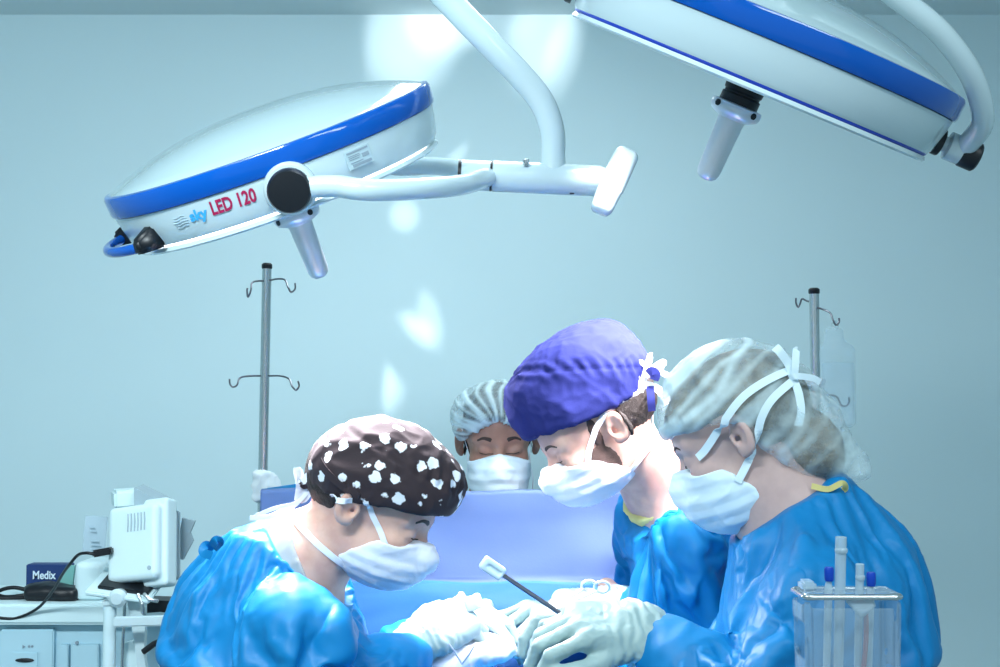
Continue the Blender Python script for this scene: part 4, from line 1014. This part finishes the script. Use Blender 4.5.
cC = [(P(642, 490, 2.2), P(628, 600, 2.18), .022, .016), (P(660, 490, 2.17), P(648, 605, 2.16), .022, -.016), (P(678, 510, 2.15), P(662, 610, 2.16), .024, .016), (P(705, 530, 2.15), P(690, 610, 2.15), .026, .014), (P(660, 500, 2.16), P(720, 490, 2.2), .02, .012)]
lo, hi = bounds([P(600, 450, 1.95), P(760, 700, 2.6), pelC, pelC - np.array([-.25, -.2, .5])], .06)
gownC = solid('gown', gC_f, lo, hi, .03, M['gown'], C_, lambda v: fold(v, 13) + tents(v, cC),
              segs=(((-9, P(790, 600, 2.3)[0], .007),), ((1.9, 2.6, .007),), ((P(300, 690, 2.2)[2], 9, .007),)))
drape_cloth(gownC, C_, nbC, HC.c, [wrC_n, wrC_f], P(300, 700, 2.2)[2], post=post_fold(13, cC))

# ---------------------------------------------------------------- woman at the right
fD, uD = face_dir(-1, 17, 24)
HD = Head((0, 0, 0), fD, uD, .98); nearD = P(736, 441, 1.93); HD.c = nearD + HD.l * .072
if (HD.c - nearD) @ CF < 0: HD.c = nearD - HD.l * .072
nbD = P(794, 516, 1.99)
shD_n, elD_n, wrD_n = P(812, 590, 1.82), P(752, 735, 1.72), P(655, 634, 1.83)
shD_f, elD_f, wrD_f = P(812, 575, 2.10), P(740, 700, 2.06), P(640, 640, 2.05)
pelD = np.array([P(826, 700, 1.98)[0], 2.0, .93])
D_, bodyD = person_parts('person', 'woman in a see-through hair cap and blue gown at right, seen from her side', HD, nbD, (P(824, 590, 1.98), CF), [(shD_n, elD_n, wrD_n), (shD_f, elD_f, wrD_f)], pelD, M['skin3'])
bunc = HD.w(-.118, 0, -.052)
def netD_f(p):
    q = HD.loc(p); d = ell(q, (-.008, 0, .052), (.112, .094, .093)); d = smin(d, ell(q, (-.078, 0, -.012), (.060, .070, .080)), .04)
    d = smin(d, cap(q, (-.095, 0, -.05), (-.128, 0, -.098), .050, .024), .03)
    edge = np.interp(q[:, 0], [-.2, -.12, -.1, -.062, -.034, -.016, .0, .2], [-.20, -.14, -.116, -.082, -.034, .022, .030, .062]) - q[:, 2]
    return smax(d, edge, .006) * .88
def hairD_f(p):
    q = HD.loc(p); d = smax(head_sdf(q) - .006, np.where(q[:, 0] > -.01, (.034 - q[:, 2]), (-.065 - q[:, 2])), .008)
    d = smin(d, smax(head_sdf(q) - .006, q[:, 0] + .030, .006), .01) if False else d
    m = np.stack([q[:, 0], np.abs(q[:, 1]), q[:, 2]], 1); d = smax(d, -ell(m, (.010, .085, -.012), (.052, .034, .058)), .004)
    d = smin(d, ell(q, (-.088, 0, -.050), (.044, .046, .056)), .02); return smax(d, netD_f(p) + .003, .002)
solid('hair', hairD_f, *hbox(HD, .22), .0034, M['blonde'], D_, lambda v: .0022 * noise(v * np.array([60, 60, 140])))
gD0 = netgather(HD, 1, c=(.02, .09 if (HD.l @ CF) < 0 else -.09, .0), f=20)
def gD(v):
    q = HD.loc(v); a = q[:, 2] + .45 * (q[:, 0] + .02) + .02 * noise(v * 12)
    s = np.abs(np.sin(a * 75 + 2 * noise(v * 10))) ** 7 * .6 + np.abs(np.sin(a * 41 + 1 + 2 * noise(v * 8))) ** 12 * .8
    return s * np.clip(.6 + 5 * (q[:, 0] + .05), .25, 1)
netD = solid('bouffant_cap', netD_f, *hbox(HD, .24), .0034, M['net'], D_, lambda v: .0028 * gD(v) + .0045 * crumple(v, 13, 4), attr=gD)
fsD = lambda p: np.minimum(bodyD(p), netD_f(p))
brow_lash(HD, bodyD, D_, M['hair'], (-1, 1), .0024)
mfD = mask_fn(HD, edge=.036, slope=.72, low=.004); mkD = solid('face_mask', mfD, *hbox(HD, .16), .0026, M['masktint'], D_, pleats(HD, .0009))
tie('mask_tie', fsD, [(700, 458), (712, 440), (726, 418), (742, 398), (762, 384), (790, 372)], .011, M['masktint'], mkD, off=.0052)
tie('mask_tie', fsD, [(738, 482), (749, 461), (756, 438), (761, 417), (772, 399), (792, 382)], .011, M['masktint'], mkD, off=.0052)
dD = (march(netD_f, 792, 377) - CAM) @ CF - .008
for ctrl, wd in (([(794, 380, dD), (789, 365, dD), (780, 352, dD - .004), (775, 347, dD)], .012), ([(794, 380, dD), (795, 368, dD - .004), (796, 352, dD - .002), (797, 350, dD)], .010),
                 ([(794, 380, dD - .004), (799, 395, dD - .008), (801, 412, dD - .010), (798, 426, dD - .008)], .011), ([(790, 378, dD - .004), (796, 376, dD - .010), (812, 378, dD - .004), (820, 382, dD)], .009)):
    free_ribbon('mask_tie', [P(*c) for c in ctrl], wd, M['masktint'], mkD)
free_ribbon('neck_tie', [P(812, 486, 1.92), P(828, 489, 1.90), P(842, 483, 1.90), P(845, 489, 1.91), P(834, 491, 1.92)], .008, M['yellow'], D_)
spD = [(P(826, 585, 1.98), P(822, 690, 1.98), .114, .112), (P(832, 690, 1.98), pelD, .115, .120), (pelD, np.array([pelD[0] + .02, pelD[1], .42]), .16, .21), (nbD + np.array([.015, 0, -.01]), P(826, 585, 1.98), .075, .105),
       (P(872, 562, 2.0), P(842, 690, 2.0), .064, .058)]
spD += [(P(768, 548, 1.93), P(800, 560, 1.95), .050, .085), (P(800, 535, 1.97), P(815, 560, 1.97), .055, .09)]
arD = [[(shD_n, elD_n, .084, .082), (elD_n, P(666, 645, 1.82), .080, .047)], [(shD_f, elD_f, .08, .07), (elD_f, P(668, 660, 2.04), .068, .05)]]
gD_f = gown_fn(spD, arD, nbD, HD.c, pelD, .064, .020, CF, 1.25, (P(824, 590, 1.98), pelD, nrm([CF[0], CF[1], 0]), [(shD_n, elD_n, wrD_n), (shD_f, elD_f, wrD_f)]))
cD = [(P(740, 600, 1.72), P(800, 535, 1.76), .030, .020), (P(712, 590, 1.74), P(775, 555, 1.74), .026, -.018), (P(705, 640, 1.72), P(712, 570, 1.78), .024, .018), (P(735, 650, 1.68), P(800, 600, 1.72), .026, .018),
      (P(725, 635, 1.70), P(790, 575, 1.74), .022, -.016), (P(803, 520, 1.82), P(800, 620, 1.74), .022, .014), (P(770, 560, 1.74), P(860, 600, 1.80), .03, .012), (P(690, 650, 1.73), P(760, 660, 1.68), .026, .018),
      (P(870, 520, 1.88), P(905, 620, 1.9), .03, -.014), (P(650, 640, 1.74), P(690, 620, 1.74), .022, .014), (P(755, 520, 1.86), P(700, 580, 1.80), .03, .012)]
lo, hi = bounds([P(640, 480, 1.6), P(920, 740, 2.25), pelD, pelD - np.array([-.25, -.1, .5])], .06)
gownD = solid('gown', gD_f, lo, hi, .03, M['gown'], D_, lambda v: fold(v, 23) + tents(v, cD),
              segs=(((-9, P(930, 600, 1.95)[0], .007),), ((1.5, 2.3, .007),), ((P(300, 690, 1.9)[2], 9, .007),)))
drape_cloth(gownD, D_, nbD, HD.c, [wrD_n, wrD_f], P(300, 700, 1.9)[2], post=post_fold(23, cD))

# ---------------------------------------------------------------- gloved hands
UP = np.array([0, 0, 1.0]); q4 = lambda a, b, c: [(a, b, c)] * 4
# the woman's near hand, back of the hand up, fingers hanging over
glove('glove', P(640, 628, 1.84), P(560, 626, 1.80) - P(640, 628, 1.84), UP - CF * .55, 1, [(.45, .9, .6), (.55, .9, .6), (.65, .9, .6), (.75, .9, .6)], D_, M['glove'], 1.05, thumb=(.25, .1, .3), thumb_out=.30, cuff=.09, cuff_dir=wrD_n - elD_n)
glove('glove', P(628, 640, 2.03), P(560, 615, 2.02) - P(628, 640, 2.03), UP * 1.0 + CF * .2, -1, [(.5, .7, .4), (.5, .8, .5), (.6, .8, .5), (.7, .8, .5)], D_, M['glove'], 1.0, thumb=(.3, .2, .2), cuff=.05, cuff_dir=wrD_f - elD_f)
# surgeon on the left: two hands working in the field
glove('glove', P(418, 640, 2.12), P(470, 612, 2.18) - P(418, 640, 2.12), UP - CF * .5, 1, [(.9, .7, .4), (1.0, .7, .5), (1.0, .8, .5), (1.1, .8, .5)], A, M['glove'], 1.02, thumb=(.3, .2, .2), cuff=.07, cuff_dir=wrA_n - elA_n)
glove('glove', P(436, 622, 2.30), P(486, 612, 2.26) - P(436, 622, 2.30), UP - CF * .2, -1, [(.5, .6, .4), (.6, .8, .5), (.8, .8, .5), (.9, .8, .5)], A, M['glove'], 1.0, thumb=(.4, .2, .2), cuff=.08, cuff_dir=wrA_f - elA_f)
# surgeon in the navy cap
_, _, jC = glove('glove', P(612, 606, 2.30), P(548, 606, 2.24) - P(612, 606, 2.30), UP - CF * .35, 1, [(.25, .35, .2), (.6, .8, .4), (.8, .8, .5), (.9, .9, .5)], C_, M['glove'], 1.02, thumb=(.2, .2, .2), thumb_out=.5, cuff=.09)
glove('glove', P(572, 616, 2.38), P(520, 612, 2.30) - P(572, 616, 2.38), UP - CF * .2, -1, [(.4, .6, .4), (.6, .7, .5), (.8, .8, .5), (.9, .8, .5)], C_, M['glove'], 1.0, thumb=(.5, .2, .2), cuff=.09)

# ================================================================== instruments
ins = thing('retractor', P(575, 625, 1.98), 'thin steel instrument with a pale square pad, held in the gloved fingers', 'instrument')
a = P(582, 628, 2.00); b = P(497, 571, 1.97)
MB().tube([a, a + (b - a) * .16, a + (b - a) * .18, b], [.0046, .0046, .0034, .0034], 14).build('rod', M['dsteel'], ins)
t_ = nrm(b - a); s_ = nrm(np.cross(t_, CF)); Rm = np.stack([t_, s_, np.cross(t_, s_)], 1)
pdf = lambda p: smax(rbox(p, b + t_ * .008, (.018, .010, .0075), .003, Rm), -rbox(p, b + t_ * .006 - np.cross(t_, s_) * -.008, (.012, .003, .003), .001, Rm), .001)
solid('pad', pdf, b - .05, b + .05, .0018, M['masktint'], ins)
sc_ = thing('surgical_scissors', P(597, 590, 2.27), 'bright ring-handled scissors held above the wrist of the gloved hand', 'scissors')
for c, tilt_ in (((589, 586), .2), ((602, 587), -.2)):
    pts = [P(c[0] + 7.5 * math.cos(t), c[1] + 5.5 * math.sin(t), 2.24 + .004 * math.sin(t)) for t in np.linspace(0, 2 * math.pi, 24, endpoint=False)]
    MB().tube(pts, .0023, 10, closed=True).build('finger_ring', M['alu'], sc_)
MB().tube([P(583, 589, 2.24), P(560, 603, 2.23), P(532, 622, 2.22)], [.0024, .0022, .0012], 8).build('blade', M['alu'], sc_)
MB().tube([P(596, 591, 2.24), P(562, 606, 2.228), P(532, 622, 2.22)], [.0024, .0022, .0012], 8).build('blade', M['alu'], sc_)
gz = lambda p: rbox(p, P(473, 603, 2.16), (.013, .011, .010), .003, np.stack([nrm(CX + CU * .3), nrm(CU - CX * .3), CF], 1))
tag(solid('gauze_swab', gz, P(473, 603, 2.16) - .04, P(473, 603, 2.16) + .04, .0022, M['mask'], None, lambda v: .002 * crumple(v, 50)), 'small folded white gauze swab on the left surgeon\'s glove', 'gauze')
gz2 = lambda p: smin(ell(p, P(470, 650, 2.18), (.07, .05, .022)), ell(p, P(430, 662, 2.16), (.06, .05, .02)), .03)
tag(solid('gauze_pile', gz2, P(450, 655, 2.17) - .13, P(450, 655, 2.17) + .13, .004, M['mask'], None, lambda v: .007 * crumple(v, 22)), 'crumpled white gauze spread under the working hands', 'gauze')
tag(MB().tube(spline([P(384, 652, 2.10), P(388, 640, 2.11), P(400, 632, 2.13), (P(416, 629, 2.16)), P(436, 630, 2.2)], 8), .0024, 10).build('suction_tube', M['mask']), 'thin white tube looping by the left surgeon\'s cuff', 'tube')
clp = thing('forceps', P(455, 655, 2.12), 'small steel forceps lying on the gauze between the gloves', 'forceps')
MB().tube([P(449, 644, 2.09), P(455, 652, 2.09), P(462, 664, 2.10)], .0014, 8).build('arm', M['alu'], clp)
MB().tube([P(474, 646, 2.09), P(469, 655, 2.09), P(462, 664, 2.10)], .0014, 8).build('arm', M['alu'], clp)

# ================================================================== equipment at the left
def cam_R(roll=0.0, yaw=0.0, pitch=0.0):
    """axes of a box turned about the picture axes: columns right, depth, up"""
    r, y, t = map(math.radians, (roll, yaw, pitch))
    Rr = np.array([[math.cos(r), 0, -math.sin(r)], [0, 1, 0], [math.sin(r), 0, math.cos(r)]])
    Ry = np.array([[math.cos(y), -math.sin(y), 0], [math.sin(y), math.cos(y), 0], [0, 0, 1]])
    Rp = np.array([[1, 0, 0], [0, math.cos(t), -math.sin(t)], [0, math.sin(t), math.cos(t)]])
    return Ry @ Rr @ Rp
def S(px, d): return px / FPX * d
cb = thing('instrument_cabinet', (P(60, 600, 3.3)[0], 3.3, 0), 'pale blue cabinet with a worktop and recessed handle at the lower left', 'cabinet')
zt_ = P(50, 601, 3.25)[2]; x0, x1 = P(-90, 600, 3.25)[0], P(178, 600, 3.25)[0]
MB().box(((x0 + x1) / 2, 3.40, zt_ - .024), (x1 - x0 + .02, .34, .048), bevel=.006).build('worktop', M['machine'], cb)
MB().box(((x0 + x1) / 2, 3.42, (zt_ - .05) / 2 + .04), (x1 - x0, .30, zt_ - .05 - .08), bevel=.004).build('carcass', M['cabinet'], cb)
xa, xb = P(5, 600, 3.25)[0], P(58, 600, 3.25)[0]; zd = zt_ - .062
MB().box(((xa + xb) / 2, 3.262, zd - .20), (xb - xa, .022, .40), bevel=.003).build('door', M['cabinet'], cb)
hp = P(29, 658, 3.24)
MB().box((hp[0], 3.249, hp[2]), (S(27, 3.25), .006, S(17, 3.25)), bevel=.0028).build('handle_surround', M['cabinet'], cb)
fh = lambda p: ell(p, (hp[0], 3.2455, hp[2]), (S(9.5, 3.25), .005, S(2.2, 3.25)))
solid('handle', fh, (hp[0] - .04, 3.22, hp[2] - .02), (hp[0] + .04, 3.27, hp[2] + .02), .0015, M['black'], cb)
ic = MB(); ip = P(27, 645, 3.24); ic.lathe([(.0045, 0), (.0045, .002), (.001, .002)], (ip[0], 3.2505, ip[2]), (0, -1, 0), 3); ic.build('triangle_mark', M['ink'], cb)
for k in (0, 1):
    MB().lathe([(.0028, 0), (.0028, .002), (.001, .002)], (ip[0] + .013 + .007 * k, 3.2505, ip[2] + .001), (0, -1, 0), 12).build('dot_mark', M['ink'], cb)
for (pa, pb) in ((63, 73), (75, 103)):
    xa, xb = P(pa, 600, 3.25)[0], P(pb, 600, 3.25)[0]
    MB().box(((xa + xb) / 2, 3.262, zd - .235), (xb - xa - .002, .022, .40), bevel=.002).build('drawer_front', M['cabinet'], cb)
lk = P(80, 641, 3.24); MB().lathe([(.004, 0), (.004, .004), (.001, .0045)], (lk[0], 3.2515, lk[2]), (0, -1, 0), 14).build('lock', M['ink'], cb)
MB().box(((x0 + x1) / 2, 3.42, .04), (x1 - x0 - .05, .26, .08)).build('plinth', M['machine2'], cb)
def on(px, d, h): q = P(px, 600, d); return np.array([q[0], q[1], zt_ + h])
# carton with print, black pouch, glasses-like black cable bundle
ct = thing('carton', on(48, 3.36, 0), 'navy printed carton standing on the cabinet behind the black pouch', 'box')
w_ = S(42, 3.36); hh_ = S(31, 3.36)
cbx = MB().box(on(50, 3.36, hh_ / 2), (w_, .05, hh_), bevel=.002).build('box', M['navy'], ct)
fl = MB(); q = on(62, 3.42, hh_ / 2); 
V = [on(54, 3.328, hh_ * .35), on(72, 3.328, hh_ * .35), on(74, 3.328, hh_ * .98), on(66, 3.328, hh_ * .98)]; V += [v + np.array([0, .012, 0]) for v in V]
mesh('green_panel', V, [[0, 1, 2, 3], [7, 6, 5, 4], [0, 4, 5, 1], [1, 5, 6, 2], [2, 6, 7, 3], [3, 7, 4, 0]], M['green'], ct, smooth=False)
cu = bpy.data.curves.new('lettering', 'FONT'); cu.body = 'Medix'; cu.size = .027; cu.extrude = .0006; cu.offset = .0006
to = bpy.data.objects.new('tmp', cu); COL.objects.link(to); dg = bpy.context.evaluated_depsgraph_get(); me = to.evaluated_get(dg).to_mesh()
vv = np.array([q.co[:] for q in me.vertices]); ff = [list(p.vertices) for p in me.polygons]; to.evaluated_get(dg).to_mesh_clear(); bpy.data.objects.remove(to)
o_ = on(32, 3.332, hh_ * .55); mesh('lettering', np.stack([vv[:, 0] * .82 + o_[0], o_[1] + vv[:, 2], vv[:, 1] + o_[2]], 1), ff, M['whiteprint'], ct, smooth=False)
fp = lambda p: smin(rbox(p, on(55, 3.28, .014), (S(27, 3.28), .04, .016), .012), ell(p, on(44, 3.28, .026), (.045, .03, .014)), .02)
tag(solid('black_pouch', fp, on(55, 3.28, .02) - .14, on(55, 3.28, .02) + .14, .005, M['black'], None, lambda v: .004 * facet(v, 30)), 'black soft pouch lying on the cabinet in front of the carton', 'pouch')
bn = thing('black_cord_loop', on(14, 3.29, 0), 'black coiled cord lying flat at the left end of the worktop', 'cord')
MB().tube(spline([on(28, 3.29, .020), on(14, 3.29, .026), on(3, 3.29, .022), on(-4, 3.29, .012), on(6, 3.275, .006), on(24, 3.275, .010), on(32, 3.29, .014)], 8), .0048, 10).build('cord', M['black'], bn)
MB().tube(spline([on(30, 3.27, .006), on(12, 3.27, .004), on(-6, 3.27, .005), on(-14, 3.29, .005)], 6), .004, 10).build('cord_end', M['black'], bn)
# clear box left of the monitor
fx = lambda p: rbox(p, on(96, 3.31, S(19, 3.3)), (S(15, 3.3), .06, S(19, 3.3)), .014)
tag(solid('plastic_box', fx, on(96, 3.3, 0) - .12, on(96, 3.3, 0.05) + .14, .005, M['machine'], None), 'rounded pale plastic box on the worktop, left of the monitor', 'box')
# monitor seen from behind
mn = thing('patient_monitor', P(140, 592, 3.0), 'white monitor seen from behind, tilted on its tray, with a slotted vent', 'monitor')
Rm_ = cam_R(8, -18, -12); mc = P(143, 545, 3.02)
ms = lambda p: smin(rbox(p, mc, (S(29, 3), .045, S(38, 3)), .014, Rm_), rbox(p, mc + Rm_ @ np.array([S(20, 3), .0, 0]), (S(14, 3), .022, S(44, 3)), .008, Rm_), .006)
cs_ = solid('casing', ms, mc - .19, mc + .19, .0032, M['machine'], mn)
ml = lambda x, y, z: mc + Rm_ @ np.array([x, y, z])
for k in range(6):
    xx = -S(4, 3) + k * S(3.8, 3)
    MB().tube([ml(xx, -.0445, S(29, 3)), ml(xx + .001, -.0452, S(20, 3)), ml(xx, -.0445, S(11, 3))], .0019, 8).build('vent_slot', M['machine2'], cs_)
for (a_, b_) in ((25, 33), (21, -27)):
    MB().lathe([(.0045, 0), (.0045, .003), (.002, .003)], ml(S(a_, 3), -.022 if a_ > 24 else -.044, S(b_, 3)), -Rm_[:, 1], 14).build('screw', M['machine2'], cs_)
MB().box(ml(-.005, .052, 0), (S(60, 3), .012, S(70, 3)), Rm_, .004).build('screen_bezel', M['machine2'], mn)
Rt_ = cam_R(-8, 0, 14)
MB().box(P(128, 584, 3.0), (S(64, 3), .16, .010), Rt_, .003).build('tray', M['machine'], mn)
MB().box(P(131, 581, 3.0), (S(50, 3), .12, .010), Rt_, .002).build('tray_mat', M['black'], mn)
pb_ = thing('printer_box', P(138, 505, 3.1), 'small pale box with a dark open side lying on top of the monitor', 'box')
MB().box(P(128, 498, 3.12), (S(30, 3.1), .09, S(18, 3.1)), cam_R(3, 20, 0), .006).build('housing', M['machine'], pb_)
V = [P(134, 488, 3.06), P(164, 503, 3.06), P(163, 510, 3.06), P(134, 507, 3.06)]; V += [v + CF * .08 for v in V]
mesh('open_side', V, [[0, 1, 2, 3], [7, 6, 5, 4], [0, 4, 5, 1], [1, 5, 6, 2], [2, 6, 7, 3], [3, 7, 4, 0]], M['machine2'], pb_, smooth=False)
V = [P(182, 518, 3.1), P(195, 521, 3.1), P(190, 533, 3.1), P(193, 541, 3.1), P(183, 560, 3.1), P(176, 558, 3.1)]; n_ = len(V); V += [v + CF * .012 for v in V]
tag(mesh('side_bracket_plate', V, [list(range(n_)), list(range(2 * n_ - 1, n_ - 1, -1))] + [[i, (i + 1) % n_, (i + 1) % n_ + n_, i + n_] for i in range(n_)], M['machine2'], None, smooth=False), 'grey angular plate sticking out right of the monitor', 'plate')
# pouch of papers and connector
pp = thing('paper_pouch', P(95, 552, 3.12), 'clear pouch with printed paper hanging left of the monitor', 'paper')
MB().box(P(95, 535, 3.14), (S(22, 3.1), .004, S(38, 3.1)), cam_R(-4, 10, 0), .001).build('sleeve', M['frost'], pp)
for k, (a_, b_, ww) in enumerate(((92, 527, 5), (93, 531, 6), (95, 541, 8), (96, 545, 10), (94, 549, 7))):
    MB().box(P(a_, b_, 3.13), (S(ww, 3.1), .002, .0025), cam_R(-4, 10, 0)).build('printed_line', M['wire'], pp)
cn = thing('cable_connector', P(98, 556, 2.97), 'black plug block at the monitor with a long hanging cable', 'cable')
MB().box(P(103, 552, 2.98), (S(19, 3), .025, S(7, 3)), cam_R(10, 0, 0), .003).build('plug', M['black'], cn)
MB().tube(spline([P(94, 554, 2.97), P(86, 553, 2.97), P(78, 555, 2.98), P(70, 564, 3.0), P(62, 575, 3.05), P(52, 592, 3.12), P(38, 608, 3.18), P(20, 617, 3.2), P(6, 618.5, 3.2), P(-12, 615, 3.2), P(-40, 606, 3.2)], 8), .0034, 10).build('cable', M['black'], cn)
# trolley carrying the monitor
tr = thing('monitor_trolley', (P(112, 600, 2.95)[0], 2.95, 0), 'white tubular stand with knob and bracket under the monitor', 'stand')
b0 = P(110, 606, 2.95); MB().tube([(b0[0], b0[1], .06), tuple(b0)], .0135, 20).build('post', M['machine'], tr)
MB().lathe([(.003, -.014), (.0185, -.012), (.020, .004), (.012, .012), (.003, .013)], P(118, 598, 2.93), -CF, 28).build('knob', M['enamel'], tr)
MB().box(P(112, 603, 2.95), (S(18, 2.95), .03, .014), bevel=.004).build('post_cap', M['enamel'], tr)
MB().box(P(146, 621, 2.90), (S(64, 2.9), .008, S(10.5, 2.9)), cam_R(1, 4, 0), .003).build('bracket', M['enamel'], tr)
MB().lathe([(.003, 0), (.003, .003), (.001, .003)], P(118, 621, 2.90), -CF, 12).build('rivet', M['ink'], tr)
MB().tube([P(125, 600, 2.97), P(123, 640, 2.97), P(121, 700, 2.97)], .0035, 10).build('side_rod', M['steel'], tr)
def plank(pix, d, th, m, name, par):
    V = [P(a_, b_, d) for a_, b_ in pix]; n_ = len(V); V += [v + CF * th for v in V]
    return mesh(name, V, [list(range(n_)), list(range(2 * n_ - 1, n_ - 1, -1))] + [[i, (i + 1) % n_, (i + 1) % n_ + n_, i + n_] for i in range(n_)], m, par, smooth=False)
plank([(127, 601), (140, 601), (145, 625), (144, 652), (148, 690), (140, 690), (134, 640)], 2.96, .02, M['enamel'], 'upright_plate', tr)
plank([(120, 645), (133, 641), (150, 690), (128, 690)], 2.99, .02, M['machine'], 'lower_plate', tr)
MB().tube([P(138, 594, 2.93), P(142, 604, 2.92), P(143, 613, 2.93)], .0042, 10).build('lever', M['steel'], tr)
MB().tube([P(144, 594, 2.93), P(150, 600, 2.92), P(158, 601, 2.93)], .0042, 10).build('lever', M['steel'], tr)
MB().tube([P(143, 652, 2.94), P(154, 644, 2.94), P(176, 634, 2.94)], .0065, 12).build('pedal_bar', M['black'], tr)
MB().box((b0[0], 2.95, .05), (.30, .30, .03), bevel=.012).build('base', M['machine2'], tr)
plank([(147, 600), (176, 601), (176, 614), (160, 612), (147, 613)], 3.02, .05, M['black'], 'battery_block', tr)

# ================================================================== clear container in the right foreground
cn2 = thing('suction_canister', P(847, 760, 1.55), 'clear plastic container with a grey rim in the right foreground', 'container')
dd = 1.55; u_ = lambda px: px / FPX * dd
c0 = P(847, 690, dd); Wt, Wb = u_(50), u_(44)
def canf(off, ztop, zbot):
    def f(p):
        q = p - c0; t = np.clip(q[:, 2] / (P(847, 590, dd)[2] - c0[2]), -1, 1); wdt = Wb + (Wt - Wb) * (t * .5 + .5)
        qq = np.stack([q[:, 0] / wdt * Wt, q[:, 1], q[:, 2]], 1); zc = (ztop + zbot) / 2 - c0[2]
        return rbox(qq, (0, 0, zc), (Wt - off, .035 - off, (ztop - zbot) / 2), .012)
    return f
zt2 = P(847, 594, dd)[2]; zb2 = P(847, 790, dd)[2]
fo, fi = canf(0, zt2, zb2), canf(.0025, zt2 + .03, zb2 + .004)
solid('wall', lambda p: smax(fo(p), -fi(p), .001), c0 - np.array([.08, .06, .14]), c0 + np.array([.08, .06, .14]), .0036, M['clear'], cn2)
fr_ = lambda p: smax(smax(canf(-.003, zt2 + .006, zt2 - .006)(p), -canf(.004, zt2 + .05, zt2 - .05)(p), .001), np.abs(p[:, 2] - zt2) - .0045, .002)
solid('rim', fr_, c0 + np.array([-.08, -.06, .08]), c0 + np.array([.08, .06, .14]), .0022, M['steel'], cn2)
solid('lid', lambda p: smax(canf(.003, zt2 + .01, zt2 - .01)(p), np.abs(p[:, 2] - zt2 - .002) - .003, .002), c0 + np.array([-.08, -.06, .08]), c0 + np.array([.08, .06, .14]), .0026, M['clear'], cn2)
MB().box(P(807, 585, dd), (u_(14), .03, u_(10)), bevel=.003).build('hinge_block', M['frost'], cn2)
for px, yt, hw, m_, cap_, nm, lb in ((841, 537, 5.6, 'frost', False, 'syringe', 'wide frosted tube, tallest of those standing in the clear container'), (860, 564, 4.2, 'frost', False, 'syringe', 'short greyish tube standing between the tall tube and the right blue cap'),
                        (829, 567, 4.0, 'frost', True, 'syringe', 'slim tube with a blue cap, left of the tall tube'), (871, 572, 4.0, 'frost', True, 'syringe', 'slim tube with a blue cap at the right of the container')):
    t = thing(nm, P(px, 700, dd), lb, 'syringe', 'tubes in the clear container')
    tp = P(px, yt, dd); bt = P(px - 4, 735, dd)
    MB().tube([bt, tp + (bt - tp) * (.12 if cap_ else .01), tp + (bt - tp) * (.08 if cap_ else 0)], [u_(hw) * .8, u_(hw), u_(hw) * .6 if cap_ else u_(hw)], 20).build('barrel', M[m_], t)
    if cap_: MB().lathe([(u_(4), -u_(14)), (u_(4.6), -u_(12)), (u_(4.8), -u_(2)), (u_(3.8), 0), (.0005, .0002)], tp, (0, 0, 1), 20).build('cap', M['bluecapl'], t)
    else: MB().lathe([(u_(hw) * 1.02, -u_(16)), (u_(hw) * 1.15, -u_(14)), (u_(hw) * 1.15, -u_(12)), (u_(hw) * 1.02, -u_(11))], tp, (0, 0, 1), 20).build('collar', M['frost'], t)
MB().tube(spline([P(853, 600, dd), P(864, 604, dd - .02), P(866, 640, dd - .01), P(860, 700, dd)], 8), .0028, 10).build('inner_tube', M['redtube'], cn2)
fpp = lambda p: smax(rbox(p, P(861, 603, dd - .025), (.012, .0014, .014), .001, cam_R(40, 0, 0)), p[:, 2] - zt2, .001)
solid('wrapper_scrap', fpp, P(861, 603, dd) - .04, P(861, 603, dd) + .04, .0022, M['frost'], cn2)
